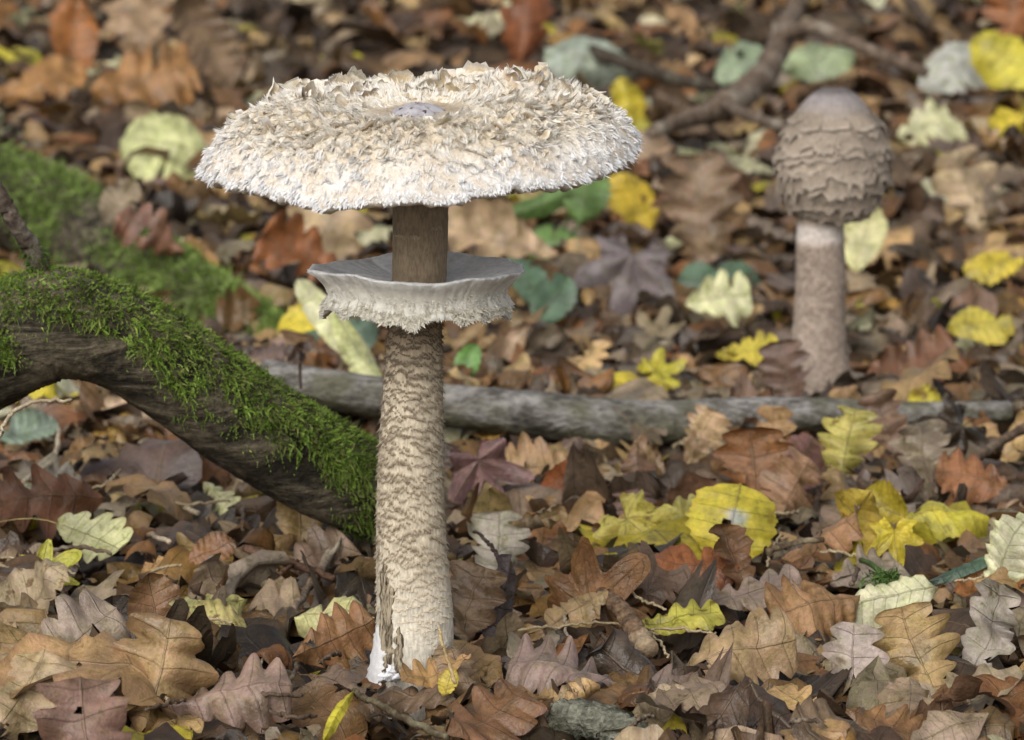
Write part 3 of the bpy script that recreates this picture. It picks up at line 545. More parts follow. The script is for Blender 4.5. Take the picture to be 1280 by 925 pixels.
def build_single_leaves(count=190):
    rng = np.random.default_rng(77); pts = []; made = []
    tries = 0
    while len(pts) < count and tries < 20000:
        tries += 1; px = rng.uniform(-10, 1290); py = 925 - 560 * rng.random() ** 1.25
        p = onground(px, py, 0.006); md = 0.030 + 0.012 * max(0, p[1])
        if any(np.hypot(*(p - q)[:2]) < md for q in pts): continue
        if any(np.hypot(*(p - q)[:2]) < 0.42 * L + 0.008 for q, L in hero_pts): continue
        if np.hypot(p[0], p[1] + 0.01) < 0.075 and p[1] < 0.05: continue
        if -.09 < p[0] < .05 and -.26 < p[1] < .02: continue
        if .47 < p[1] < .60 and rng.random() < (.85 if px < 850 else .35): continue
        if any(abs(px - h[1]) < 62 and -12 < py - h[2] < 78 for h in HERO if h[2] > 560): continue
        pts.append(p); kind = rng.choice(['oak', 'beech', 'maple'], p=[.62, .25, .13])
        cname, col = pick_col(rng); tilt = abs(rng.normal(0, 20)) + 5; az = rng.uniform(0, 6.283)
        n = np.array([math.sin(rad(tilt)) * math.cos(az), math.sin(rad(tilt)) * math.sin(az) - 0.25, math.cos(rad(tilt))])
        a = rng.uniform(0, 6.283); rolled = rng.random() < .14
        rl, bd = (rng.choice([-1, -1, 1]) * rng.uniform(3.5, 6.5), rng.normal(0, 1)) if rolled else (rng.normal(-1.0, 1.0), rng.normal(-.3, 1.0))
        L = rng.uniform(0.028, 0.052); p[2] += 0.002
        o = place_leaf(kind, p, n, np.array([math.cos(a), math.sin(a), 0.002]), L, col, rng, '', 'single leaves lying on the litter', MATS[rng.choice([0, 0, 1, 2])], rl, bd, rng.uniform(.9, 2.2), rng.normal(0, .5), stalk=rng.choice([0, .12]), nl=34 if kind == 'oak' else 22)
        pose = 'rolled' if rolled else ('upended' if tilt > 40 else ('slanting' if tilt > 22 else 'flat'))
        made.append((o, '%s %s %s leaf %s' % (pose, cname, kind, region_of(*project(p))), project(p)[0]))
    byk = {}
    for o, l, x in made: byk.setdefault(l, []).append((x, o))
    for l, lst in byk.items():
        lst.sort(key=lambda q: q[0])
        for i, (x, o) in enumerate(lst): o['label'] = l if len(lst) == 1 else l + ', ' + ordinal(i, len(lst))
build_single_leaves()

# ---------------------------------------------------------------- the tall mushroom
S0 = mpp(0.0)
STEM_ROWS = [(225, 526, 34), (262, 525.5, 34.5), (300, 525.5, 34.5), (350, 524.5, 34), (405, 519, 33.5), (470, 516.5, 36.5), (540, 514, 40), (620, 513, 42), (700, 515, 45), (760, 518, 48), (800, 518, 49), (830, 515, 47), (860, 513, 42)]
_sz = np.array([atY(515, r[0], 0)[2] for r in STEM_ROWS])[::-1]
_sx = np.array([atY(r[1], r[0], 0)[0] for r in STEM_ROWS])[::-1]; _sr = np.array([r[2] * S0 * 1.01 for r in STEM_ROWS])[::-1]
def stem_at(z): return np.interp(z, _sz, _sx), np.interp(z, _sz, _sr)

def mat_cap():
    k = NT('cap_flesh'); p = k.pos(); n1 = k.noise(70, 4, 0.6, p); n2 = k.noise(500, 4, 0.7, p); base = k.vcol()
    c = k.mix(k.mapr(n1, 0.35, 0.65), (0.66, 0.57, 0.44), (0.80, 0.75, 0.66)); c = k.mix(1.0, c, base, 'MULTIPLY'); c = k.scale_col(c, k.mapr(n2, 0.3, 0.7, 0.8, 1.1))
    return k.finish(c, 0.85, 0.15, k.math('ADD', n1, n2), 0.0012, 0.9)
def mat_fibre(name, rough=0.85, transl=0.12):
    k = NT(name); p = k.pos(); n2 = k.noise(420, 3, 0.6, p); c = k.scale_col(k.vcol(), k.mapr(n2, 0.3, 0.7, 0.86, 1.08))
    return k.finish(c, rough, 0.15, n2, 0.0005, 0.6, transl=transl)
M_CAP = mat_cap(); M_FIB = mat_fibre('woolly_fibre')
def mat_umbo():
    k = NT('umbo_skin'); p = k.pos(); n1 = k.noise(160, 4, 0.6, p); n2 = k.noise(330, 2, 0.5, p)
    c = k.mix(k.mapr(n1, 0.35, 0.65), (0.30, 0.28, 0.30), (0.46, 0.44, 0.46)); c = k.mix(k.mapr(n2, 0.62, 0.66), c, (0.05, 0.035, 0.03))
    return k.finish(c, 0.55, 0.4, n1, 0.0005, 0.5)
M_UMBO = mat_umbo()
def mat_stem():
    k = NT('stem_skin'); p = k.pos(); sep = k.n('SeparateXYZ'); k.t.links.new(p, sep.inputs[0]); z = sep.outputs[2]
    fib = k.noise(900, 3, 0.6, k.stretch(p, (1, 1, 0.25))); n2 = k.noise(140, 4, 0.6, p)
    base = k.vcol(); c = k.scale_col(base, k.mapr(fib, 0.3, 0.7, 0.78, 1.18)); c = k.scale_col(c, k.mapr(n2, 0.3, 0.7, 0.85, 1.12))
    return k.finish(c, 0.8, 0.2, k.math('ADD', fib, n2), 0.0006, 0.8)
M_STEM = mat_stem()
def mat_ring():
    k = NT('ring_membrane'); p = k.pos(); n1 = k.noise(300, 4, 0.65, p); n2 = k.noise(60, 3, 0.6, p)
    c = k.scale_col(k.vcol(), k.mapr(n1, 0.3, 0.7, 0.88, 1.08)); c = k.scale_col(c, k.mapr(n2, 0.3, 0.7, 0.92, 1.06))
    return k.finish(c, 0.75, 0.2, n1, 0.0006, 0.7, transl=0.1)
M_RING = mat_ring()
def mat_torn():
    k = NT('torn_flesh'); p = k.pos(); n = k.noise(260, 5, 0.7, k.stretch(p, (2.5, 2.5, 0.35))); 
    c = k.mix(k.mapr(n, 0.36, 0.60), (0.045, 0.03, 0.018), (0.50, 0.42, 0.30)); return k.finish(c, 0.85, 0.15, n, 0.002, 1.0)
M_TORN = mat_torn()

def flake_protos(rng, n=16):
    out = []
    for i in range(n):
        na, nc = 6, 7; t = np.linspace(0, 1, na)[:, None]; s = np.linspace(-1, 1, nc)[None]
        tip = (1 - .45 * s ** 2) * (1 + .22 * rng.normal(0, 1, (1, nc))); curl = rng.uniform(1.2, 2.4) if i < n // 2 else rng.uniform(.25, .7); a = t * curl
        w = .5 * (.8 + .25 * np.sin(t * 2.6)); x = s * w + .05 * rng.normal(0, 1, (na, nc)) * t
        y = np.sin(a) / curl * tip; z = (1 - np.cos(a)) / curl * tip * rng.uniform(.45, .8) + rng.uniform(-.1, .3) * s * s * t + .03 * rng.normal(0, 1, (na, nc)) * t
        V = np.stack([x + 0 * y, y + 0 * x, z], -1).reshape(-1, 3); tt = (t + 0 * s).reshape(-1, 1); ed = np.abs(s + 0 * t).reshape(-1, 1)
        tipc = np.array([.86, .83, .76]); tan = np.array([.54, .43, .28]); dk = np.array([.22, .14, .08]); f = np.clip(smooth(.35, .9, tt) + .5 * smooth(.5, 1, ed), 0, 1)
        C = tan * (1 - f) + tipc * f
        if i % 4 == 0: q = smooth(.8, 1, tt) * .75; C = C * (1 - q) + dk * q
        out.append(mkmesh('scale', V, grid_faces(na, nc), C)); out[-1].materials.append(M_FIB)
    return out

def build_tall_mushroom():
    rng = np.random.default_rng(5)
    root = empty('parasol_mushroom', (float(stem_at(0)[0]), 0, 0)); O = np.array(root.location)
    tag(root, 'tall open parasol mushroom with wide shaggy white cap and frilled ring', 'mushroom')
    # ---- stem
    nz, nk = 150, 72; zz = np.linspace(-0.015, _sz[-1], nz); cx, cr = stem_at(zz); th = np.linspace(0, 2 * math.pi, nk, endpoint=False)
    r = cr[:, None] * (1 + 0.012 * np.sin(3 * th + zz[:, None] * 60) + 0.006 * rng.normal(0, 1, (nz, nk)))
    V = np.stack([cx[:, None] + r * np.cos(th), r * np.sin(th), zz[:, None] + 0 * r], -1).reshape(-1, 3)
    zr = atY(515, 385, 0)[2]; up = smooth(zr - 0.05, zr + 0.0, zz)[:, None, None]; lo = smooth(0.075, 0.02, zz)[:, None, None]
    brown = np.array([.33, .25, .165]); pale = np.array([.60, .52, .39]); white = np.array([.66, .61, .51])
    Cc = pale * (1 - up) + brown * up; Cc = Cc * (1 - lo) + white * lo
    Cc = np.broadcast_to(Cc, (nz, nk, 3)).reshape(-1, 3)
    stem = link('stem', mkmesh('stem', V - O, grid_faces(nz, nk, True), Cc), M_STEM, root)
    # ---- stem scales: little up-curled flaps in wavy rows
    items = []; zt = zr - 0.004; z = 0.016; row = 0; B, Ve, Dr, Sd, Wd, Cb, Ct = [], [], [], [], [], [], []
    dk = np.array([.15, .10, .055]); lt = np.array([.66, .575, .44])
    while z < zt:
        f = z / zt; x0, r0 = stem_at(z); step = 0.0029 - .0008 * smooth(.55, 1, f); ang = rng.uniform(0, 6.28); end = ang + 2 * math.pi
        while ang < end:                                   # ragged lips of a few teeth each
            m = rng.integers(3, 8); tw = rng.uniform(.0009, .0014) * (1 - .2 * f); a_ = ang + np.arange(m) * tw / r0; sl_ = rng.normal(0, .34); zq = z + rng.normal(0, .0013) + (np.arange(m) - m / 2) * tw * sl_ + rng.normal(0, .0003, m) + .0006 * np.sin(np.arange(m) * 1.1)
            xs, rs = stem_at(zq); e = np.stack([np.cos(a_), np.sin(a_), 0 * a_], 1); b = np.stack([xs, 0 * xs, zq], 1) + e * (rs * .985)[:, None]
            amp = (0.25 + 0.75 * smooth(0.05, 0.4, f)) * rng.uniform(.7, 1.3, m) * rng.uniform(.7, 1.25)
            B.append(b); Ve.append(np.array([0, 0, -1.0]) * (0.0020 * amp)[:, None] * (1 - .4 * f) + e * (0.0010 * amp)[:, None]); Dr.append(e * (0.0004 * amp)[:, None])
            Sd.append(np.stack([-np.sin(a_), np.cos(a_), 0 * a_], 1)); Wd.append(tw * 1.25 * np.ones(m)); q = smooth(0.16, 0.42, f) * rng.uniform(.55, 1, (m, 1)); base = lt * (1 - .5 * smooth(.5, 1, f))
            Cb.append(base * np.ones((m, 1))); Ct.append(base * (1 - q) + dk * q); ang += m * tw / r0
        z += step
    Vb, Fb, Cb_ = blades(np.vstack(B), np.vstack(Ve), np.vstack(Dr), np.vstack(Sd), np.concatenate(Wd), 3, np.vstack(Cb), np.vstack(Ct), .9, True)
    o = link('stem_scales', mkmesh('stem_scales', Vb - O, Fb, Cb_), M_FIB, stem); o['kind'] = 'stuff'; o['label'] = 'tiny brown-tipped scales banding the stem'
    # pale torn bands above the ring
    for q, (py, t0, t1) in enumerate(((292, -2.75, -1.55), (283, -1.25, -0.75))):
        t = np.linspace(t0, t1, 30); z0 = atY(525, py, 0)[2]; x0, r0 = stem_at(z0); r0 = r0 + 0.0006
        lo_ = z0 - 0.0003 - 0.0014 * rng.random(30); hi = z0 + 0.0001 + 0.0008 * rng.random(30) + (t - t0) * (0.002 if q else 0.0)
        P = np.stack([np.stack([x0 + r0 * np.cos(t), r0 * np.sin(t), lo_ + (hi - hi[0] if q else 0)], 1), np.stack([x0 + (r0 + .0003) * np.cos(t), (r0 + .0003) * np.sin(t), hi], 1)])
        o = link('skin_band', mkmesh('skin_band', P.reshape(-1, 3) - O, grid_faces(2, 30), np.full((60, 3), (.42, .34, .23))), M_STEM, stem)
    # ---- torn strip and white flared skin at the foot
    def shell(name, py0, py1, a0, a1, off, mat, col, rag=0.0, nzz=26, naa=12, flare=0.0, par=stem):
        z1, z0 = atY(515, py0, 0)[2], atY(515, py1, 0)[2]; zq = np.linspace(z0, z1, nzz); aq = np.linspace(0, 1, naa)
        x0, r0 = stem_at(zq); f = (zq - z0) / (z1 - z0)
        wob = rag * rng.normal(0, 1, nzz); A0 = rad(a0) + wob; A1 = rad(a1) + rag * rng.normal(0, 1, nzz)
        mid = (A0 + A1) / 2; pinch = smooth(1.0, 0.75, f) * (1 if flare else smooth(0, .15, f)); A0 = mid + (A0 - mid) * (0.3 + .7 * pinch); A1 = mid + (A1 - mid) * (0.3 + .7 * pinch)
        TH = A0[:, None] + (A1 - A0)[:, None] * aq[None]; edge = 1 - np.abs(2 * aq - 1) ** 3
        RR = r0[:, None] + off * edge[None] + flare * (1 - f[:, None]) ** 2 + rng.normal(0, .0002, TH.shape)
        P = np.stack([x0[:, None] + RR * np.cos(TH), RR * np.sin(TH), zq[:, None] + 0 * RR + rng.normal(0, .0006, TH.shape) * (f[:, None] > .9)], -1)
        return link(name, mkmesh(name, P.reshape(-1, 3) - O, grid_faces(nzz, naa), np.full((nzz * naa, 3), col)), mat, par)
    shell('torn_strip', 700, 836, 208, 238, 0.0016, M_TORN, (1, 1, 1), 0.05)
    shell('torn_strip', 775, 838, 240, 256, 0.0018, M_TORN, (.4, .35, .3), 0.04, 16, 7)
    shell('base_skin', 778, 848, 186, 228, 0.0016, M_RING, (.74, .73, .73), 0.06, 20, 12, flare=0.0042)
    # white mycelium clump
    it = []
    for (px, py, rr) in ((486, 845, 8), (479, 847, 7), (494, 847, 7), (489, 838, 6)):
        c = atY(px, py, -0.022); n_, m_ = 7, 10; ph = np.linspace(0.01, math.pi - .01, n_)[:, None]; t = np.linspace(0, 2 * math.pi, m_, endpoint=False)[None]
        R_ = rr * S0 * (1 + .38 * rng.normal(0, 1, (n_, m_))); it.append(((c + np.stack([R_ * np.sin(ph) * np.cos(t), R_ * np.sin(ph) * np.sin(t), R_ * .7 * np.cos(ph) + 0 * t], -1)).reshape(-1, 3), grid_faces(n_, m_, True)))
    Vm, Fm, _ = merge(it); link('mycelium', mkmesh('mycelium', Vm - O, Fm, np.full((len(Vm), 3), (.86, .86, .88))), M_RING, root)
    # ---- ring
    rc = atY(521, 336, 0); nt = 240; th = np.linspace(0, 2 * math.pi, nt, endpoint=False)
    def wavy(th, amps, seed):
        g = np.random.default_rng(seed); return sum(a * np.sin(k * th + g.uniform(0, 6.3)) for k, a in amps)
    jag = np.abs(wavy(th, [(11, .5), (23, .5), (37, .45), (61, .35), (90, .3)], 3)) + 0.25 * rng.random(nt)
    lobe_f = lambda q: np.clip(.55 + .55 * wavy(q, [(5, .5), (9, .6), (14, .5), (23, .3)], 21), 0, 1.3)
    lob = lobe_f(th) + .12 * jag
    scal = wavy(th, [(3, .5), (7, .35), (17, .3), (41, .2)], 9)
    prof = [(33, -15), (45, -16), (62, -14.5), (82, -11), (104, -6), (120, -1.5), (130, 2.5), (135, 2), (134, -1), (126, -8), (118, -16), (113, -24), (111, -31), (114, -38), (120, -45), (115, -45), (100, -42), (80, -40), (56, -37), (33, -34)]
    cols = [(.87, .86, .86)] * 4 + [(.90, .895, .89)] * 4 + [(.86, .85, .80)] * 2 + [(.84, .81, .72)] * 3 + [(.88, .86, .78)] * 2 + [(.66, .6, .48)] * 5
    P = np.zeros((len(prof), nt, 3)); Cp = np.zeros((len(prof), nt, 3))
    for i, (r_, z_) in enumerate(prof):
        rr = r_ * S0 * (1 + 0.02 * scal * smooth(60, 130, r_)); dz = z_ * S0 + 0.0013 * wavy(th, [(2, .6), (3, .5), (5, .4), (11, .25)], 4) * smooth(40, 125, r_)
        if 4 <= i <= 8: rr = rr + 0.0005 * rng.normal(0, 1, nt); 
        if i < 6: dz = dz + 0.00012 * wavy(th, [(29, 1), (47, 1), (71, .8)], 44) * smooth(33, 60, r_) + .0008 * np.exp(-((th - 2.6) / .1) ** 2) * smooth(33, 60, r_) * smooth(125, 90, r_)
        if i in (13, 14, 15): dz = dz - (0.0042 if i == 14 else 0.0034 if i == 15 else 0.0010) * lob; rr = rr + 0.0008 * rng.normal(0, 1, nt)
        if 9 <= i <= 12: rr = rr + 0.0005 * rng.normal(0, 1, nt)
        P[i] = np.stack([rc[0] + rr * np.cos(th), rr * np.sin(th), rc[2] + dz], 1); Cp[i] = cols[i]
    ring = link('ring', mkmesh('ring', P.reshape(-1, 3) - O, grid_faces(len(prof), nt, True), Cp.reshape(-1, 3)), M_RING, root)
    # woolly fringe lobes on the ring: layered ragged tufts
    B, Ve, Dr, Sd, Wd, Ct = [], [], [], [], [], []
    g = np.random.default_rng(8); N = 11000; t = g.uniform(0, 2 * math.pi, N); lay = g.random(N)
    lo_ = lobe_f(t); e = np.stack([np.cos(t), np.sin(t), 0 * t], 1); tg = np.stack([-np.sin(t), np.cos(t), 0 * t], 1)
    low = (-45 * S0 - .0042 * lo_); hi_ = -20 * S0; z0 = hi_ + (low - hi_) * lay ** .8; r0 = np.interp(-z0 / S0, [16, 24, 31, 38, 45, 60], [118, 113, 111, 114, 120, 122]) * S0 * (1 + .02 * wavy(t, [(3, .5), (7, .35), (17, .3), (41, .2)], 9))
    step_ = (np.abs(lay - .55) < .06) * .0012; z0 = z0 + 0.0013 * wavy(t, [(2, .6), (3, .5), (5, .4), (11, .25)], 4); L = g.uniform(.0005, .0012, N) * (.6 + .9 * lay)
    b = np.array([rc[0], 0, rc[2]]) + e * (r0 - .0004)[:, None] + np.stack([0 * t, 0 * t, z0], 1)
    ve = (e * g.uniform(.2, 1.1, (N, 1)) + np.array([0, 0, -1]) * g.uniform(.3, 1.1, (N, 1)) + tg * g.normal(0, .55, (N, 1))) * L[:, None] + e * step_[:, None]
    V_, F_, C_ = blades(b, ve, e * 0.0003, norm(tg + np.array([0, 0, 1]) * g.normal(0, .5, (N, 1))), g.uniform(.0005, .0012, N), 2, (.72, .66, .52), np.array([.80, .78, .73]) + (lay[:, None] > .5) * np.array([.07, .06, .02]), .6)
    o = link('fringe', mkmesh('fringe', V_ - O, F_, C_), M_FIB, ring); o['kind'] = 'stuff'; o['label'] = 'ragged cream woolly fringe under the ring'
    # ---- cap
    cc = atY(525, 196, 0); R0 = 278 * S0
    rp = np.array([0, .1, .2, .3, .4, .5, .6, .7, .78, .86, .92, .97, 1.0]); zp = np.array([58, 57, 57, 60, 64, 67, 68, 65, 59, 49, 36, 18, 0.0]) * S0
    tm = Matrix.Rotation(rad(5.0), 3, 'X') @ Matrix.Rotation(rad(-2.6), 3, 'Y'); TM = np.array(tm)
    _g = np.random.default_rng(71); LUMP = [(1050 * math.cos(a), 1050 * math.sin(a), _g.uniform(0, 6.3)) for a in _g.uniform(0, 6.3, 7)]
    def csurf(r, t):
        r, t = np.broadcast_arrays(np.asarray(r, float), np.asarray(t, float))
        Rr = R0 * (1 + 0.012 * wavy(t, [(2, .8), (3, .6), (5, .5), (9, .3)], 31)); z = np.interp(r, rp, zp)
        z = z + smooth(.15, .5, r) * 0.0012 * (np.sin(9 * r + 3 * t) + np.sin(5 * t - 4 * r) + .7 * np.sin(11 * t + 14 * r))
        z = z + smooth(.2, .5, r) * .00042 * sum(np.sin(kx * Rr * r * np.cos(t) + ky * Rr * r * np.sin(t) + ph) for kx, ky, ph in LUMP)
        z = z - smooth(.75, 1, r) * 0.0010 * wavy(t, [(3, .7), (5, .6), (8, .5)], 33)
        return np.stack([Rr * r * np.cos(t), Rr * r * np.sin(t), z], -1)
    def place(P): return P @ TM.T + cc
    nr, nt = 56, 180; rr = np.linspace(0.002, 1, nr)[:, None]; tt = np.linspace(0, 2 * math.pi, nt, endpoint=False)[None]
    P = csurf(rr, tt); P[..., 2] += smooth(.2, .4, rr) * .0006 * rng.normal(0, 1, (nr, nt))
    inner = np.array([.62, .56, .50]); flesh = np.array([.98, .95, .90]); rimc = np.array([1.1, 1.12, 1.2])
    Cc = inner * (1 - smooth(.14, .3, rr))[..., None] + flesh * smooth(.14, .3, rr)[..., None]; Cc = Cc * (1 - smooth(.8, 1, rr))[..., None] + rimc * smooth(.8, 1, rr)[..., None]
    Cc = np.broadcast_to(Cc, P.shape)
    und = []; 
    for q, (a, dz) in enumerate(((.985, -6), (.955, -8))): 
        U = csurf(1.0, tt)[0]; U = U * np.array([a, a, 1]) + np.array([0, 0, dz * S0]); und.append(U)
    PP = np.concatenate([P, np.stack(und)], 0); CC = np.concatenate([Cc, np.full((2, nt, 3), .95)], 0)
    cap = link('cap', mkmesh('cap', place(PP.reshape(-1, 3)) - O, grid_faces(nr + 2, nt, True), CC.reshape(-1, 3)), M_CAP, root)
    # gills: pleated under-surface
    ng = 320; tg = np.linspace(0, 2 * math.pi, ng, endpoint=False); rg = np.linspace(.13, .955, 12)[:, None]
    Zr = (-4 + 30 * smooth(1.0, .35, rg)) * S0 - (np.arange(ng) % 2)[None] * 12 * S0 * smooth(.13, .25, rg) * smooth(1.0, .8, rg)
    Pg = np.stack([R0 * rg * np.cos(tg), R0 * rg * np.sin(tg), Zr + 0 * tg], -1)
    link('gills', mkmesh('gills', place(Pg.reshape(-1, 3)) - O, grid_faces(12, ng, True), np.full((12 * ng, 3), (.80, .77, .68)), shade=False), M_RING, cap)
    # umbo
    n_, m_ = 12, 40; ru = np.linspace(0.002, 1, n_)[:, None]; t = np.linspace(0, 2 * math.pi, m_, endpoint=False)[None]
    zu = (57 + 11 * np.cos(ru * math.pi / 2) ** .9) * S0 + .0003 * rng.normal(0, 1, (n_, m_)); rad_u = 33 * S0 * (1 + .06 * np.sin(3 * t) + .04 * rng.normal(0, 1, (1, m_)))
    Pu = np.stack([ru * rad_u * np.cos(t), ru * rad_u * np.sin(t), zu], -1)
    link('umbo', mkmesh('umbo', place(Pu.reshape(-1, 3)) - O, grid_faces(n_, m_, True)), M_UMBO, cap)['label'] = 'smooth blue grey boss in the middle of the cap'
    # frames on the cap
    def frame(r, t):
        d = 1e-3; p = csurf(r, t); er = norm(csurf(r + d, t) - csurf(r - d, t)) if r + d <= 1 else norm(csurf(r, t) - csurf(r - d, t)); et = norm(csurf(r, t + d) - p); n = np.cross(er, et); n = n / np.linalg.norm(n); return p, er, norm(np.cross(n, er)), n
    # scales as pieces
    fp = flake_protos(np.random.default_rng(61)); g = np.random.default_rng(62); Lc = Vector(cc - O)
    ga = math.pi * (3 - math.sqrt(5)); NS = 290
    for i in range(NS):
        r = math.sqrt(0.19 ** 2 + (0.90 ** 2 - 0.19 ** 2) * ((i + .5) / NS)) ; t = i * ga + g.normal(0, .12); r = min(.93, max(.18, r + g.normal(0, .012)))
        p, er, et, n = frame(r, t); size = g.uniform(.0045, .0075) * (0.6 + .5 * smooth(.2, .5, r)) * (1.1 - .35 * smooth(.7, .95, r))
        lift = g.uniform(-.05, .40) * (1 - .6 * smooth(.6, .95, r)); yaw = g.normal(0, .3)
        if math.sin(t) > .2 and r > .35: lift += g.uniform(.1, .6); size *= 1.15
        elif r > .34: size *= .74; lift *= .45
        y = er * math.cos(yaw) + et * math.sin(yaw); x = np.cross(y, n); y2 = y * math.cos(lift) + n * math.sin(lift); n2 = np.cross(x, y2)
        M3 = TM @ (np.stack([x * g.uniform(1.0, 1.9), y2 * g.uniform(.8, 1.2), n2], 1) * size); pos = place(p - n * .0006) - O
        o = bpy.data.objects.new('scale', fp[g.integers(len(fp) // 2) + (0 if math.sin(t) > .15 + g.normal(0, .1) or r < .34 else len(fp) // 2)]); COL.objects.link(o); o.parent = cap
        M4 = Matrix.Identity(4)
        for a in range(3):
            for b_ in range(3): M4[a][b_] = M3[a, b_]
            M4[a][3] = pos[a]
        o.matrix_basis = M4; v = g.uniform(.86, 1.08); o.color = (v, v * g.uniform(.96, 1.0), v * g.uniform(.9, 1.0), 1)
    # woolly tufts between and around the scales
    B, Ve, Dr, Sd, Wd, Cb, Ct = [], [], [], [], [], [], []
    NT_ = 3000
    for i in range(NT_):
        r = math.sqrt(0.24 ** 2 + (1.0 - 0.24 ** 2) * ((i + .5) / NT_)); t = i * ga * 1.0007 + g.normal(0, .08); r = min(.998, max(.2, r + g.normal(0, .01)))
        p, er, et, n = frame(r, t); rim = float(smooth(.78, 1, r)); w = g.uniform(.0014, .0034); L = g.uniform(.0024, .0050) * (1 - .35 * rim); K = 18
        lift = g.uniform(.15, .75) * (1 - .2 * rim) * (1 if math.sin(t) > .2 else .75); yaw = g.normal(0, .45); y = er * math.cos(yaw) + et * math.sin(yaw)
        cen = y * L * math.cos(lift) + n * L * math.sin(lift)
        so = g.uniform(-1, 1, K); b = p + et * (so * w)[:, None] + er * g.uniform(-.0022, .001, K)[:, None] - n * .0004
        tip = p + cen * g.uniform(.6, 1.15, K)[:, None] + et * (so * w * g.uniform(.25, .75))[:, None] + n * g.normal(0, .0005, K)[:, None]
        B.append(b); Ve.append(tip - b); Dr.append(n * (-L * .18 * g.uniform(0, 1, K))[:, None] + er * (L * .1)); Sd.append(norm(et + n * g.normal(0, .35, K)[:, None])); Wd.append(g.uniform(.0004, .0009, K))
        bc = np.array([.66, .56, .41]) * (1 - rim) + np.array([.78, .77, .76]) * rim; tc = np.array([.88, .86, .81]) * (1 - rim) + np.array([.88, .88, .88]) * rim
        Cb.append(np.tile(bc, (K, 1)) * g.uniform(.85, 1.1)); Ct.append(np.tile(tc, (K, 1)) * g.uniform(.92, 1.04))
    # loose fine wool everywhere
    N = 9000; r = np.sqrt(g.uniform(.24 ** 2, 1.0, N)); t = g.uniform(0, 2 * math.pi, N); d = 1e-3; p = csurf(r, t); er = norm(p - csurf(r - d, t)); et = norm(csurf(r, t + d) - p); n = norm(np.cross(er, et)); rim = smooth(.78, 1, r)[:, None]
    L = g.uniform(.0016, .0040, N)[:, None]; B.append(p); Ve.append((er * g.uniform(.5, 1, (N, 1)) + n * g.uniform(.1, .7, (N, 1)) + et * g.normal(0, .4, (N, 1))) * L); Dr.append(et * g.normal(0, .0006, (N, 1))); Sd.append(norm(et + n * g.normal(0, .5, (N, 1)))); Wd.append(g.uniform(.0004, .0010, N))
    Cb.append(np.array([.70, .60, .45]) * (1 - rim) + np.array([.78, .77, .76]) * rim); Ct.append(np.array([.90, .86, .78]) * (1 - rim) + np.array([.88, .88, .88]) * rim)
    # rim fringe
    N = 3600; t = g.uniform(0, 2 * math.pi, N); p = csurf(np.full(N, 1.0), t); er = norm(p - csurf(np.full(N, .999), t)); out = np.stack([np.cos(t), np.sin(t), 0 * t], 1); et = np.stack([-np.sin(t), np.cos(t), 0 * t], 1)
    cl = .5 + .5 * np.sin(t * 67 + 3 * np.sin(t * 13)); L = (g.uniform(.0013, .0026, N) * (.6 + .7 * cl))[:, None]
    B.append(p - er * g.uniform(0, .004, (N, 1))); Ve.append((er * .6 + out * g.uniform(.1, .8, (N, 1)) + et * g.normal(0, .3, (N, 1))) * L); Dr.append(out * .0003); Sd.append(norm(et + out * g.normal(0, .5, (N, 1)))); Wd.append(g.uniform(.0005, .0013, N)); Cb.append(np.full((N, 3), (.84, .84, .85))); Ct.append(np.full((N, 3), (.88, .88, .88)))
    V_, F_, C_ = blades(np.vstack(B), np.vstack(Ve), np.vstack(Dr), np.vstack(Sd), np.concatenate(Wd), 2, np.vstack(Cb), np.vstack(Ct), .5)
    o = link('wool', mkmesh('wool', place(V_) - O, F_, C_), M_FIB, cap); o['kind'] = 'stuff'; o['label'] = 'white shaggy wool covering the cap to its rim'
build_tall_mushroom()

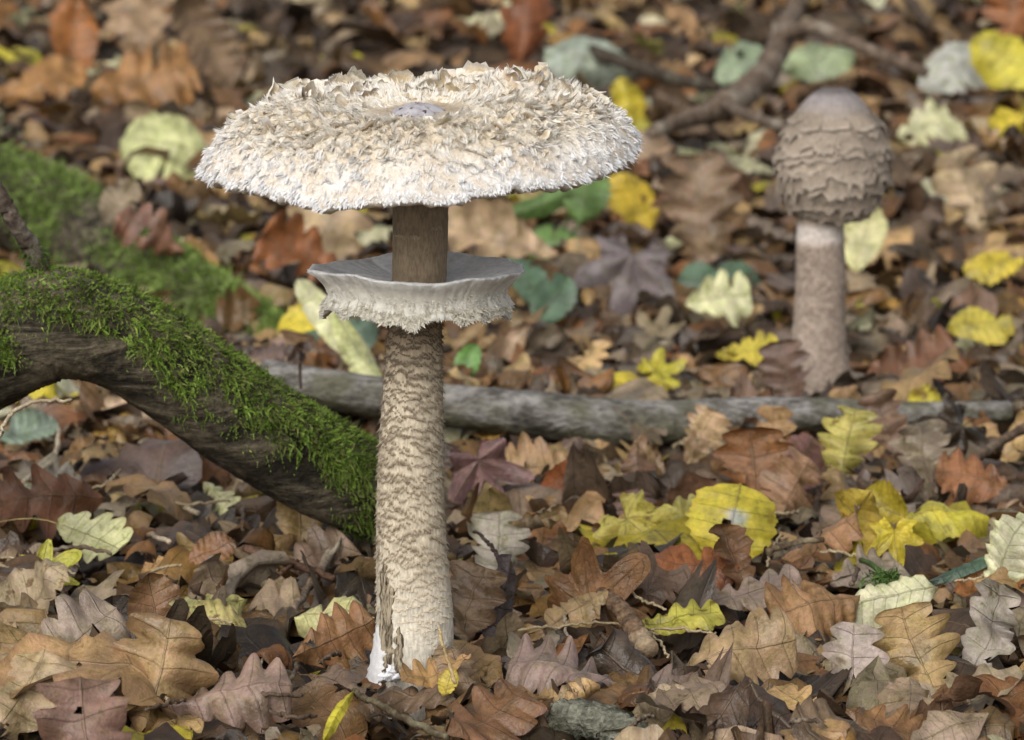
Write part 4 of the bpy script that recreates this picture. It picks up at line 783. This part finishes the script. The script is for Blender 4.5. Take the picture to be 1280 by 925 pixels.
# ---------------------------------------------------------------- the closed mushroom behind the branch
def build_closed_mushroom():
    rng = np.random.default_rng(15); base = onground(1026, 492); Y = base[1]; s = mpp(Y)
    root = empty('young_parasol_mushroom', base); O = base
    tag(root, 'young brown parasol mushroom with closed egg-shaped scaly cap behind grey branch', 'mushroom')
    def at(px, py): return atY(px, py, Y)
    rows = [(268, 1026, 29), (300, 1025, 30), (350, 1026, 31), (400, 1024, 32), (440, 1023, 36), (470, 1026, 40), (490, 1030, 40), (508, 1032, 36)]
    zz = np.array([at(1026, r[0])[2] for r in rows])[::-1]; xx = np.array([at(r[1], r[0])[0] for r in rows])[::-1]; rr = np.array([r[2] * s for r in rows])[::-1]
    nz, nk = 90, 48; z = np.linspace(zz[0] - .01, zz[-1], nz); th = np.linspace(0, 2 * math.pi, nk, endpoint=False); R = np.interp(z, zz, rr)[:, None] * (1 + .02 * np.sin(2 * th + z[:, None] * 30) + .008 * rng.normal(0, 1, (nz, nk)))
    V = np.stack([np.interp(z, zz, xx)[:, None] + R * np.cos(th), Y + R * np.sin(th), z[:, None] + 0 * R], -1).reshape(-1, 3)
    f = (z - zz[0]) / (zz[-1] - zz[0]); c = np.array([.36, .29, .235]) * np.ones((nz, 1)); c = c + smooth(.84, .88, f)[:, None] * smooth(.97, .93, f)[:, None] * .26; c = c + smooth(.22, .0, f)[:, None] * .12
    zig = .04 * np.sin(z * 1500)[:, None]; Cc = np.repeat(c, nk, 0).reshape(nz, nk, 3) * (1 + (zig * np.cos(th * 9) + .07 * rng.normal(0, 1, (nz, nk)))[..., None])
    stem = link('stem', mkmesh('stem', V - O, grid_faces(nz, nk, True), Cc.reshape(-1, 3)), M_STEM, root)
    # scales of the stem
    N = 900; fz = rng.uniform(.08, .85, N); zq = zz[0] + fz * (zz[-1] - zz[0]); t = rng.uniform(0, 2 * math.pi, N); e = np.stack([np.cos(t), np.sin(t), 0 * t], 1); b = np.stack([np.interp(zq, zz, xx), np.full(N, Y), zq], 1) + e * (np.interp(zq, zz, rr) * .99)[:, None]
    V_, F_, C_ = blades(b, np.array([0, 0, -.0025]) + e * .0008, e * .0002, np.stack([-np.sin(t), np.cos(t), 0 * t], 1), rng.uniform(.002, .005, N), 2, (.34, .27, .215), (.27, .205, .16))
    o = link('stem_scales', mkmesh('stem_scales', V_ - O, F_, C_), M_FIB, stem); o['kind'] = 'stuff'
    # cap
    prof = [(2, 109), (16, 110), (26, 116), (38, 128), (51, 145), (62, 165), (69, 186), (71, 205), (69, 225), (61, 246), (48, 265), (36, 275), (27, 277)]
    pr = np.array(prof, float); ty = np.linspace(0, len(prof) - 1, 70); pr = np.stack([np.interp(ty, np.arange(len(prof)), pr[:, 0]), np.interp(ty, np.arange(len(prof)), pr[:, 1])], 1)
    zc = np.array([at(1040, q)[2] for q in pr[:, 1]]); cx = at(1041, 200)[0]; nk = 72; th = np.linspace(0, 2 * math.pi, nk, endpoint=False)
    def radius(i): return pr[i, 0] * s
    R = (pr[:, 0] * s)[:, None] * (1 + .012 * np.sin(3 * th + 1) + .006 * rng.normal(0, 1, (70, nk)))
    V = np.stack([cx + R * np.cos(th), Y + R * np.sin(th), zc[:, None] + 0 * R], -1).reshape(-1, 3)
    topf = smooth(150, 118, pr[:, 1])[:, None]; c = np.array([.30, .25, .20]) * (1 - topf) + np.array([.29, .26, .255]) * topf; c = c * (1 - .55 * smooth(121, 112, pr[:, 1]))[:, None]; Cc = np.repeat(c, nk, 0)
    cap = link('cap', mkmesh('cap', V - O, grid_faces(70, nk, True), Cc), M_STEM, root)
    # little pit at the top
    n_, m_ = 5, 14; ru = np.linspace(.05, 1, n_)[:, None]; t = np.linspace(0, 2 * math.pi, m_, endpoint=False)[None]; pt = at(1043, 108)
    P = np.stack([pt[0] + ru * 11 * s * np.cos(t), Y - .003 + ru * 9 * s * np.sin(t), pt[2] - .0002 - .0014 * (ru ** 2) + .0005 * rng.normal(0, 1, (n_, m_))], -1)
    link('umbo', mkmesh('umbo', P.reshape(-1, 3) - O, grid_faces(n_, m_, True), np.full((n_ * m_, 3), (.13, .085, .07))), M_STEM, cap)
    # overlapping scales in rows
    g = np.random.default_rng(16); protos = []
    for i in range(10):
        na, nc = 4, 6; t = np.linspace(0, 1, na)[:, None]; q = np.linspace(-1, 1, nc)[None]; rag = 1 + .22 * g.normal(0, 1, (1, nc)) * t
        V = np.stack([q * .5 + 0 * t, -t * rag + .0 * q, .085 * t ** 2.0 * (1 + .5 * g.normal(0, 1, (1, nc))) - .10 * q * q * (1 - .1 * t)], -1).reshape(-1, 3)
        tt = (t + 0 * q).reshape(-1, 1); C = np.array([.29, .24, .19]) * (1 - tt) + np.array([.31, .25, .19]) * tt; C = C + smooth(.75, 1, tt) * .07
        protos.append(mkmesh('scale', V, grid_faces(na, nc), C)); protos[-1].materials.append(M_STEM)
    ycur = 140.0; row = 0
    while ycur < 258:
        i = int(np.argmin(np.abs(pr[:, 1] - ycur))); i = min(max(i, 1), 68); Rr = pr[i, 0] * s; tng = norm(np.array([pr[i + 1, 0] - pr[i - 1, 0], -(pr[i + 1, 1] - pr[i - 1, 1])])); n = max(6, int(2 * math.pi * pr[i, 0] / 24))
        for k in range(n):
            a = (k + .5 * (row % 2) + g.normal(0, .16)) / n * 2 * math.pi; e = np.array([math.cos(a), math.sin(a), 0]); et = np.array([-math.sin(a), math.cos(a), 0])
            down = e * tng[0] + np.array([0, 0, tng[1]]); nn = np.cross(et, -down); nn = nn / np.linalg.norm(nn)
            if nn @ e < 0 and abs(nn @ e) > .2: nn = -nn
            z0 = zc[i] + g.normal(0, 2.0) * s; pos = np.array([cx, Y, z0]) + e * (Rr * 1.0) + nn * .0002 - O
            sx, sy = g.uniform(26, 46) * s, g.uniform(16, 25) * s; xax = np.cross(-down, nn)
            M3 = np.stack([xax * sx, -down * sy, nn * (sx + sy) * .42], 1); M4 = Matrix.Identity(4)
            for r_ in range(3):
                for c_ in range(3): M4[r_][c_] = M3[r_, c_]
                M4[r_][3] = pos[r_]
            o = bpy.data.objects.new('scale', protos[g.integers(10)]); COL.objects.link(o); o.parent = cap; o.matrix_basis = M4; v = g.uniform(.85, 1.12); o.color = (v, v, v, 1)
        ycur += 12.5; row += 1
build_closed_mushroom()

# ---------------------------------------------------------------- logs, moss, branches
def mat_bark():
    k = NT('log_bark'); p = k.pos(); rot = k.n('Mapping'); k.put(rot.inputs['Vector'], p); rot.inputs['Rotation'].default_value = (0, rad(-28), 0); rot.inputs['Scale'].default_value = (.35, 1, 1.5)
    n1 = k.noise(45, 6, 0.7, rot.outputs[0], 1.2); n2 = k.noise(240, 4, 0.65, p)
    c = k.mix(k.mapr(n1, .38, .66), (0.022, 0.018, 0.012), (0.15, 0.125, 0.085)); c = k.scale_col(c, k.mapr(n2, .3, .7, .6, 1.4)); c = k.mix(1.0, c, k.vcol(), 'MULTIPLY')
    return k.finish(c, .8, .2, k.math('ADD', n1, k.math('MULTIPLY', n2, .3)), .006, 1.0)
M_BARK = mat_bark()
M_GREY = mat_wood('grey_branch_bark', [(0.06, 0.052, 0.042), (0.30, 0.285, 0.265), (0.12, 0.115, 0.08)], 85, (.45, 1, 1), .004, .75)
def mat_moss():
    k = NT('moss'); p = k.pos(); n = k.noise(60, 3, .6, p); c = k.scale_col(k.vcol(), k.mapr(n, .3, .7, .65, 1.3)); return k.finish(c, .6, .25, transl=.25)
M_MOSS = mat_moss()

def log_surface(path, nseg, nk, seed, amp):
    """path rows (px, py, Y, radius px)"""
    g = np.random.default_rng(seed); C = np.array([atY(a, b, Y) for a, b, Y, r in path]); Rm = np.array([r * mpp(Y) for a, b, Y, r in path])
    Q = catmull(np.hstack([C, Rm[:, None]]), nseg); C, R = Q[:, :3], Q[:, 3]
    T = norm(np.gradient(C, axis=0)); A = norm(np.cross(T, np.array([0, 0, 1.0]))); B = np.cross(A, T); th = np.linspace(0, 2 * math.pi, nk, endpoint=False)
    u = np.arange(nseg)[:, None] / nseg
    d = 1 + amp * (np.sin(2 * th + 5 * u) * .5 + .4 * np.sin(3 * th - 17 * u + 1) + .35 * np.sin(5 * th + 31 * u) + .3 * np.sin(9 * th + 23 * u + 2) + .25 * g.normal(0, 1, (nseg, nk)))
    E = A[:, None] * np.cos(th)[None, :, None] + B[:, None] * np.sin(th)[None, :, None]
    P = C[:, None] + E * (R[:, None] * d)[..., None]
    return P, E, T, R
def moss_on(P, E, T, count, seed, mask, lmin, lmax, width, shades, droop=.6, fern=False):
    g = np.random.default_rng(seed); n, k = P.shape[:2]; w = np.clip(mask, 0, None); wf = w.ravel() / w.sum(); idx = g.choice(n * k, count, p=wf); i, j = idx // k, idx % k
    i2 = np.minimum(i + 1, n - 1); j2 = (j + 1) % k; a, b = g.random((count, 1)), g.random((count, 1))
    p = P[i, j] * (1 - a) * (1 - b) + P[i2, j] * a * (1 - b) + P[i, j2] * (1 - a) * b + P[i2, j2] * a * b; e = E[i, j]; t = T[i]
    cl = norm(g.normal(0, 1, (997, 3)))[(np.floor(p[:, 0] * 140) * 31 + np.floor(p[:, 1] * 140) * 57 + np.floor(p[:, 2] * 140) * 91).astype(int) % 997]; L = g.uniform(lmin, lmax, (count, 1)) * (.6 + .4 * np.clip(mask.ravel()[idx], 0, 1)[:, None])
    tone = (.72 + .55 * (cl[:, :1] * .5 + .5)); d = norm(e * .9 + t * g.normal(.15, .5, (count, 1)) + cl * .8 + g.normal(0, .4, (count, 3)) + np.array([0, -.2, -.05]))
    dr = np.array([0, -.12, -1.0]) * L * droop * g.uniform(.2, 1.2, (count, 1)) + g.normal(0, .25, (count, 3)) * L; sd = norm(np.cross(d, g.normal(0, 1, (count, 3))))
    sh = np.array(shades)[g.choice(len(shades), count)] * g.uniform(.75, 1.2, (count, 1)) * tone; wd = g.uniform(width * .6, width * 1.3, count)
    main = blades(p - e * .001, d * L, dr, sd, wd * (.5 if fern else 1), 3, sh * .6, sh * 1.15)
    if not fern: return main
    parts = [main]
    for q in range(1, 5):
        t_ = q / 5.0; pb = p + d * L * t_ + dr * t_ * t_; ax = norm(d * L + 2 * dr * t_)
        for sg in (-1, 1): parts.append(blades(pb, (sd * sg * .75 + ax * .65) * L * .30 * (1.15 - t_), dr * .08, norm(np.cross(sd, ax)), wd * .9, 1, sh * .8, sh * 1.2))
    return merge(parts)

def build_mossy_log():
    path = [(-430, 720, .20, 62), (-310, 625, .20, 70), (-210, 530, .20, 74), (-120, 470, .20, 74), (-40, 448, .20, 76), (30, 416, .20, 74), (80, 404, .20, 70), (150, 425, .205, 64), (230, 474, .215, 64), (310, 530, .225, 64), (390, 578, .235, 62), (445, 606, .245, 58), (500, 640, .265, 46)]
    P, E, T, R = log_surface(path, 174, 64, 2, .035); base = P[140, 0].copy(); base[2] = float(gz(base[0], base[1])); root = empty('mossy_log', base); O = base
    tag(root, 'arched fallen log with thick green moss on top in front left', 'log')
    up = E[..., 2]; V = P.reshape(-1, 3); C0, C1 = P[0].mean(0), P[-1].mean(0)
    nseg, nk = P.shape[:2]; j = np.arange(nk); V = np.vstack([V, C0, C1]); a = nseg * nk
    F = [grid_faces(nseg, nk, True), np.stack([np.full(nk, a), (j + 1) % nk, j], 1), np.stack([np.full(nk, a + 1), (nseg - 1) * nk + j, (nseg - 1) * nk + (j + 1) % nk], 1)]
    wood = link('bark', mkmesh('bark', V - O, F), M_BARK, root)
    g = np.random.default_rng(31); u = (np.arange(nseg)[:, None] / nseg * 12 - 3) / 9; th = np.linspace(0, 2 * math.pi, nk, endpoint=False)[None]
    nz = .18 * np.sin(57 * u + 7 * th) * np.sin(29 * u - 4 * th) + .25 * np.sin(17 * u + 2 * np.sin(3 * th)) + .22 * np.sin(41 * u + 3 * th) + .15 * np.sin(73 * u - 5 * th)
    m = up + .32 + nz * .75 - .28 * smooth(.15, .3, u) * smooth(.5, .38, u); m = np.clip(m * 1.6, 0, 1); m = np.maximum(m, smooth(.80, .93, u) * (up > -.8) * .8)
    sh = [(.18, .27, .04), (.22, .34, .05), (.13, .21, .035), (.28, .39, .08), (.23, .25, .08)]
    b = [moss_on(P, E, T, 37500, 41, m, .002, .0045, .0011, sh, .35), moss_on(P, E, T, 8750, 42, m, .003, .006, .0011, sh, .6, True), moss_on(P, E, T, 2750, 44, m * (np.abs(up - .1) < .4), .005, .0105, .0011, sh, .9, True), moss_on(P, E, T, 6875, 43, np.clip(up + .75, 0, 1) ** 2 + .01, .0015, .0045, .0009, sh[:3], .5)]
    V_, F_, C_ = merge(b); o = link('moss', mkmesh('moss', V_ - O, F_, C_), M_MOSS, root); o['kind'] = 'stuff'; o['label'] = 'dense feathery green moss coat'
    # knotty dead twig growing out of the top
    pts = [atY(-20, 205, .19), atY(4, 250, .19), atY(20, 280, .19), atY(38, 308, .195), atY(56, 345, .20), atY(66, 372, .20)]; C = catmull(pts, 40); C += g.normal(0, .0004, C.shape)
    rr = np.interp(np.linspace(0, 1, 40), [0, .5, .8, 1], [9, 10.5, 13, 19]) * mpp(.2) * (1 + .14 * np.abs(np.sin(np.linspace(0, 19, 40))) * g.random(40)); Vt, Ft = tube(C, rr, 12, .06, g)
    tw = link('twig', mkmesh('twig', Vt - O, Ft, np.full((len(Vt), 3), .95)), M_TWIG, root); tw['label'] = 'knotty grey dead twig sticking up'
    # moss sleeve round the foot of the twig
    N = 1500; t = g.random(N); k = (24 + t * 15).astype(int).clip(0, 39); e = norm(g.normal(0, 1, (N, 3))); bs = C[k] + e * rr[k][:, None] * .8; d = norm(e + np.array([0, 0, .4])) * g.uniform(.002, .005, (N, 1))
    V_, F_, C_ = blades(bs, d, np.array([0, 0, -.002]) * np.ones((N, 1)), norm(np.cross(d, g.normal(0, 1, (N, 3)))), g.uniform(.0006, .0013, N), 3, (.04, .085, .012), (.11, .20, .03)); o = link('moss', mkmesh('moss', V_ - O, F_, C_), M_MOSS, tw); o['kind'] = 'stuff'
build_mossy_log()

def build_back_log():
    path = [(-270, 200, 1.65, 60), (-130, 215, 1.55, 62), (-30, 240, 1.5, 60), (50, 262, 1.42, 56), (120, 296, 1.33, 44), (200, 345, 1.2, 40), (280, 392, 1.1, 36), (350, 432, 1.02, 26)]
    P, E, T, R = log_surface(path, 90, 40, 6, .11); base = P[45, 0].copy(); base[2] = float(gz(base[0], base[1])); root = empty('mossy_log', base); O = base
    tag(root, 'second mossy log lying blurred behind the arched log', 'log')
    nseg, nk = P.shape[:2]; j = np.arange(nk); V = np.vstack([P.reshape(-1, 3), P[0].mean(0), P[-1].mean(0)]); a = nseg * nk
    link('bark', mkmesh('bark', V - O, [grid_faces(nseg, nk, True), np.stack([np.full(nk, a), (j + 1) % nk, j], 1), np.stack([np.full(nk, a + 1), (nseg - 1) * nk + j, (nseg - 1) * nk + (j + 1) % nk], 1)]), M_BARK, root)
    u = (np.arange(nseg)[:, None] / nseg * 7 - 1) / 6; th = np.linspace(0, 2 * math.pi, nk, endpoint=False)[None]
    m = np.clip((E[..., 2] + .65 + .4 * np.sin(21 * u + 2 * th) + .35 * np.sin(47 * u - 3 * th + 1)) * 1.3, 0, 1) * (1 - .85 * smooth(.44, .5, u) * smooth(.60, .54, u))
    sh = [(.21, .30, .07), (.25, .35, .08), (.17, .25, .055), (.29, .37, .12)]
    V_, F_, C_ = moss_on(P, E, T, 20000, 51, m, .005, .013, .0022, sh, .4); o = link('moss', mkmesh('moss', V_ - O, F_, C_), M_MOSS, root); o['kind'] = 'stuff'
build_back_log()

def build_grey_branch():
    path = [(330, 470, .64, 22), (420, 488, .62, 26), (520, 503, .61, 27), (620, 513, .60, 29), (720, 524, .60, 31), (820, 528, .60, 29), (920, 522, .61, 25), (1020, 518, .62, 21), (1120, 520, .63, 19), (1200, 519, .64, 17), (1262, 514, .65, 13)]
    P, E, T, R = log_surface(path, 160, 28, 9, .05); nseg, nk = P.shape[:2]; j = np.arange(nk); V = np.vstack([P.reshape(-1, 3), P[0].mean(0), P[-1].mean(0)]); a = nseg * nk
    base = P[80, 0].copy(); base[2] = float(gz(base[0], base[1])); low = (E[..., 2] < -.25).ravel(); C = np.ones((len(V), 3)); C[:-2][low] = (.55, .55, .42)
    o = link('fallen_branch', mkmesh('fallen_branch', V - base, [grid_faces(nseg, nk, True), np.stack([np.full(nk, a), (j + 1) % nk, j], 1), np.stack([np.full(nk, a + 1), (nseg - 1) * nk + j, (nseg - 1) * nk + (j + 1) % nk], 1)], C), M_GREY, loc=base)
    tag(o, 'long smooth grey branch lying across the litter behind the tall mushroom', 'branch')
build_grey_branch()

def twig(name, pts, rpx, label, mat=M_TWIG, group=None, col=(1, 1, 1), cat='twig', jitter=.0004, seed=0, side=()):
    """pts rows (px, py, Y or None for the litter surface, lift)"""
    g = np.random.default_rng(seed); W = np.array([atY(a, b, Y) if Y is not None else onground(a, b, l) + np.array([0, 0, .002]) for a, b, Y, l in pts]); n = 10 * (len(pts) - 1) + 2
    C = catmull(W, n); C += g.normal(0, jitter, C.shape); s = mpp(W[:, 1].mean()); r = np.interp(np.linspace(0, 1, n), np.linspace(0, 1, len(rpx)), rpx) * s * (1 + .08 * g.normal(0, 1, n)); V, F = tube(C, r, 8, .04, g); b = W[0]
    o = link(name, mkmesh(name, V - b, F), mat, loc=b); o.color = (*col, 1); tag(o, label, cat, group)
    for (sp, rp) in side:
        Ws = np.array([atY(a, b_, Y) if Y is not None else onground(a, b_, l) + np.array([0, 0, .002]) for a, b_, Y, l in sp]); Cs = catmull(Ws, 8 * len(sp)); Vs, Fs = tube(Cs, np.interp(np.linspace(0, 1, len(Cs)), np.linspace(0, 1, len(rp)), rp) * s, 7, .05, g); so = link('side_shoot', mkmesh('side_shoot', Vs - b, Fs), mat, o); so.color = (*col, 1)
    return o
def build_twigs():
    twig('twig', [(438, 678, None, .012), (420, 684, None, .012), (400, 718, None, .012), (365, 768, None, .010)], [6, 7, 6, 5], 'pale forked twig lying left of the tall stem', col=(1.9, 1.8, 1.65), seed=1, side=[([(405, 706, None, .012), (420, 690, None, .016), (425, 676, None, .018)], [4, 3, 2])])
    twig('twig', [(305, 690, None, .016), (350, 705, None, .016), (418, 728, None, .014)], [6, 6, 5], 'dark brown stick crossing the pale forked twig', col=(1.0, .72, .6), seed=2, side=[([(350, 722, None, .018), (372, 706, None, .018)], [3, 3])])
    twig('dry_stalk', [(170, 592, None, .014), (200, 625, None, .012), (248, 645, None, .012)], [3.5, 3, 3.5], 'pale dry stalk on the ground under the mossy log', M_STRAW, cat='stalk', seed=3)
    twig('dry_stalk', [(-6, 560, .14, 0), (10, 522, .14, 0), (40, 503, .14, 0), (90, 500, .14, 0)], [2.5, 2.5, 2.5, 2], 'arching straw stem at the left edge under the mossy log', M_STRAW, cat='stalk', seed=4)
    twig('dry_stalk', [(30, 606, None, .014), (68, 576, None, .014), (74, 540, None, .014)], [3, 3.5, 3], 'bent straw stem beside the red brown oak leaf', M_STRAW, cat='stalk', seed=5)
    twig('dry_stalk', [(172, 668, None, .010), (212, 682, None, .012)], [3.5, 3], 'short white stalk right of the long-stalked pale leaf', M_STRAW, col=(1.3, 1.3, 1.35), cat='stalk', seed=6)
    twig('twig', [(958, 694, None, .016), (990, 684, None, .018), (1030, 679, None, .020)], [5, 4, 4], 'short straight twig poking out under the round yellow leaf', col=(1.6, 1.5, 1.2), seed=7)
    twig('twig', [(594, 668, None, .03), (612, 686, None, .03), (628, 710, None, .028), (640, 760, None, .02)], [2, 2.5, 3, 3], 'thin dark curved stem on the dark shrivelled leaf', col=(.6, .5, .5), seed=8)
    twig('dry_stalk', [(648, 792, None, .014), (700, 788, None, .016), (760, 783, None, .018), (822, 799, None, .014)], [1.8, 1.8, 1.6, 1.4], 'long thin stem arching over the leaves right of the tall mushroom', M_STRAW, col=(.8, .75, .65), cat='stalk', seed=9)
    twig('dry_stalk', [(549, 785, -.05, 0), (556, 815, -.055, 0), (569, 852, -.06, 0)], [2.2, 2.4, 2.6], 'straw leaning against the foot of the tall stem', M_STRAW, col=(1.1, 1.0, .75), cat='stalk', seed=10)
    twig('dry_stalk', [(706, 775, None, .012), (709, 800, None, .012), (712, 838, None, .012)], [2, 2, 2], 'short upright straw under the long arching stem', M_STRAW, cat='stalk', seed=11)
    twig('branch', [(812, 166, 1.72, 0), (860, 148, 1.78, 0), (915, 128, 1.85, 0), (955, 92, 1.95, 0), (975, 55, 2.05, 0), (990, 20, 2.15, 0), (1010, -25, 2.25, 0)], [7, 11, 19, 17, 14, 13, 11], 'forked grey branch curving up far behind the closed mushroom', col=(1.5, 1.45, 1.4), cat='branch', seed=12, jitter=.001,
         side=[([(975, 45, 2.05, 0), (1020, 34, 2.0, 0), (1065, 54, 1.98, 0), (1110, 72, 1.96, 0), (1160, 92, 1.95, 0)], [10, 9, 9, 8, 7]), ([(905, 130, 1.82, 0), (940, 146, 1.7, 0), (985, 160, 1.6, 0)], [7, 7, 6]), ([(975, 62, 2.03, 0), (968, 30, 2.1, 0)], [6, 4])])
    twig('branch', [(735, 62, 2.3, 0), (790, 82, 2.2, 0), (850, 100, 2.1, 0), (895, 108, 2.0, 0)], [9, 9, 8, 7], 'dark twig behind the right part of the wide cap', col=(.6, .6, .55), cat='branch', seed=13)
    twig('twig', [(1130, -10, 3.0, 0), (1160, 30, 2.9, 0), (1200, 40, 2.9, 0)], [8, 8, 7], 'dark crooked twig at the top right far back', col=(.7, .65, .6), seed=14)
    twig('twig', [(1206, 590, None, .02), (1240, 562, None, .02), (1290, 535, None, .02)], [6, 6, 7], 'grey brown twig at the right edge below the grey branch', col=(1.3, 1.15, 1.0), seed=15)
    twig('twig', [(560, 928, None, .006), (490, 896, None, .006), (440, 868, None, .008)], [5, 5, 4], 'greenish twig among the crumbs in front of the tall stem', col=(1.1, 1.15, .9), seed=16)
    g = np.random.default_rng(91); names = []
    for i in range(38):
        px, py = 20 + 1240 * g.random() ** 1.5, g.uniform(600, 915)
        if 430 < px < 600 and py > 640: continue
        a = g.uniform(0, 3.14); l = g.uniform(18, 55); st = g.random() < .5; dx, dy = l * math.cos(a), l * math.sin(a) * .45; mid = (px + g.normal(0, 5), py + g.normal(0, 4))
        names.append((px, twig('dry_stalk' if st else 'twig', [(px - dx, py - dy, None, .012), (*mid, None, .014), (px + dx, py + dy, None, .012)], [1.6, 2.0, 1.5] if st else [2.5, 3, 2.2], '', M_STRAW if st else M_TWIG, 'loose twigs and stalks in the front litter', (1, .95, .85) if st else (1.2, 1.1, 1.0), 'stalk' if st else 'twig', seed=200 + i), st, (px, py)))
    by = {}
    for n in names: by.setdefault(('thin straw stalk lying ' if n[2] else 'thin brown twig lying ') + region_of(*n[3]), []).append((n[0], n[1]))
    for l, ls in by.items():
        ls.sort(key=lambda q: q[0])
        for i, (x, o) in enumerate(ls): o['label'] = l if len(ls) == 1 else l + ', ' + ordinal(i, len(ls))
build_twigs()

# ---------------------------------------------------------------- bark pieces, sprouts, moss sprig
def build_bits():
    g = np.random.default_rng(55)
    # ridged curl of bark
    a, b = onground(752, 752, .012), onground(808, 822, .012); C = catmull([a, (a + b) / 2 + np.array([0, 0, .004]), b], 60); rr = np.linspace(9, 14, 60) * S0 * (1 + .16 * np.sin(np.linspace(0, 46, 60))); V, F = tube(C + np.array([0, 0, .004]), rr, 16, .05, g)
    o = link('bark_curl', mkmesh('bark_curl', V - a, F), M_TWIG, loc=a); o.color = (2.0, 1.7, 1.35, 1); tag(o, 'ridged brown curl of bark below the brown folded maple leaf', 'bark')
    a, b = onground(700, 900, .006), onground(800, 925, .006); C = catmull([a, (a + b) / 2 + np.array([0, 0, .004]), b], 40); V, F = tube(C, np.linspace(24, 20, 40) * S0 * (1 + .06 * g.normal(0, 1, 40)), 18, .07, g)
    o = link('bark_chunk', mkmesh('bark_chunk', V - a, F), M_GREY, loc=a); o.color = (.75, .8, .66, 1); tag(o, 'grey green chunk of rotten wood at the bottom edge', 'wood chunk')
    # moss sprig on the cream leaf
    a = onground(1108, 722, .022); N = 260; d = norm(g.normal(0, 1, (N, 3)) + np.array([0, 0, .5])) * g.uniform(.003, .009, (N, 1)); bs = a + g.normal(0, .003, (N, 3)) * np.array([1.2, .6, .5])
    V, F, Cc = blades(bs, d, np.array([0, 0, -.002]) * np.ones((N, 1)), norm(np.cross(d, g.normal(0, 1, (N, 3)))), g.uniform(.0006, .0013, N), 3, (.05, .10, .02), (.14, .24, .06)); St, Sf = tube(catmull([onground(1076, 700, .02), onground(1090, 706, .025), a], 12), np.full(12, .0014), 6)
    V, F, Cc = merge([(V, F, Cc), (St, Sf, np.full((len(St), 3), (.09, .15, .04)))]); o = link('moss_sprig', mkmesh('moss_sprig', V - a, F, Cc), M_MOSS, loc=a); tag(o, 'small tuft of green moss lying on the pale cream leaf', 'moss')
    # green plants
    def plant(name, base, leaves, label, col):
        b = onground(*base); root = empty(name, b); tag(root, label, 'plant')
        for i, (px, py, kind, L, f, lat, ang) in enumerate(leaves):
            rng = np.random.default_rng(300 + i + int(px)); p = atY(px, py, b[1] + rng.uniform(-.02, .02)); view = norm(p - CAM); n = norm(np.array([0, 0, 1.0]) * (1 - f) - view * f + RGT * lat); d = math.cos(rad(ang)) * RGT + math.sin(rad(ang)) * UPV; d = d - (d @ n) / (view @ n) * view
            Vl, Fl, uv = leaf_mesh(kind, rng, 20, 8, .8, -.6, .5); Rm = frame_from(n, d); W = (Vl @ Rm.T) * L
            lo = link('leaf', mkmesh('leaf', W + p - b, Fl, None, uv), M_LEAF_CLEAN, root); lo.color = (*np.array(col) * rng.uniform(.85, 1.15), 1)
            s0 = W[np.argmin(Vl[:, 1])] + p; Vs, Fs = tube(catmull([b + np.array([0, 0, -.01]), (b + s0) / 2 + np.array([0, 0, .004]), s0], 10), np.full(10, .0012), 6); so = link('stalk', mkmesh('stalk', Vs - b, Fs), M_MOSS, root); so.color = (.12, .18, .06, 1)
    plant('green_seedling', (567, 490), [(582, 455, 'beech', .030, .85, .1, 60)], 'small seedling with one upright green leaf right of the tall stem', (.15, .30, .07))
    plant('green_seedling', (700, 320), [(690, 245, 'lance', .11, .8, .1, 25), (735, 240, 'beech', .06, .8, .2, 80), (660, 258, 'lance', .09, .7, .1, 200), (690, 300, 'beech', .06, .6, 0, 10)], 'green plant with bright leaves under the right rim of the wide cap', (.14, .23, .07))
    plant('green_seedling', (680, 400), [(690, 376, 'beech', .05, .8, .1, 60), (660, 352, 'beech', .055, .7, .1, 120)], 'dark green plant beside the right edge of the ring', (.085, .14, .085))
    plant('green_seedling', (890, 365), [(880, 352, 'beech', .05, .6, .1, 170), (915, 350, 'beech', .05, .6, .1, 20)], 'dark green leaves behind the cream lobed leaf', (.085, .14, .085))
    plant('green_seedling', (398, 440), [(402, 432, 'beech', .045, .7, .1, 170), (440, 425, 'beech', .045, .7, .1, 40)], 'blue green leaves behind the long slanting cream leaf', (.10, .15, .105))
    # dark dead sprout before the branch
    b = atY(376, 486, .5); root = empty('dead_sprout', b); tag(root, 'thin dark dead sprout standing above the lower end of mossy log', 'plant'); V, F = tube(catmull([b, atY(375, 460, .5), atY(376, 438, .5)], 12), np.full(12, 2 * mpp(.5)), 6); o = link('stem', mkmesh('stem', V - b, F), M_TWIG, root); o.color = (.5, .4, .4, 1)
    for i, (px, py, ang) in enumerate(((366, 440, 150), (382, 434, 70), (372, 446, 200))):
        rng = np.random.default_rng(400 + i); p = atY(px, py, .5); Vl, Fl, uv = leaf_mesh('beech', rng, 12, 6, 3, .8, 1.5); d = math.cos(rad(ang)) * RGT + math.sin(rad(ang)) * UPV; Rm = frame_from(norm(CAM - p) + np.array([.3, 0, .4]), d); o = link('leaf', mkmesh('leaf', (Vl @ Rm.T) * .010 + p - b, Fl, None, uv), M_LEAF, root); o.color = (.08, .045, .03, 1)
build_bits()
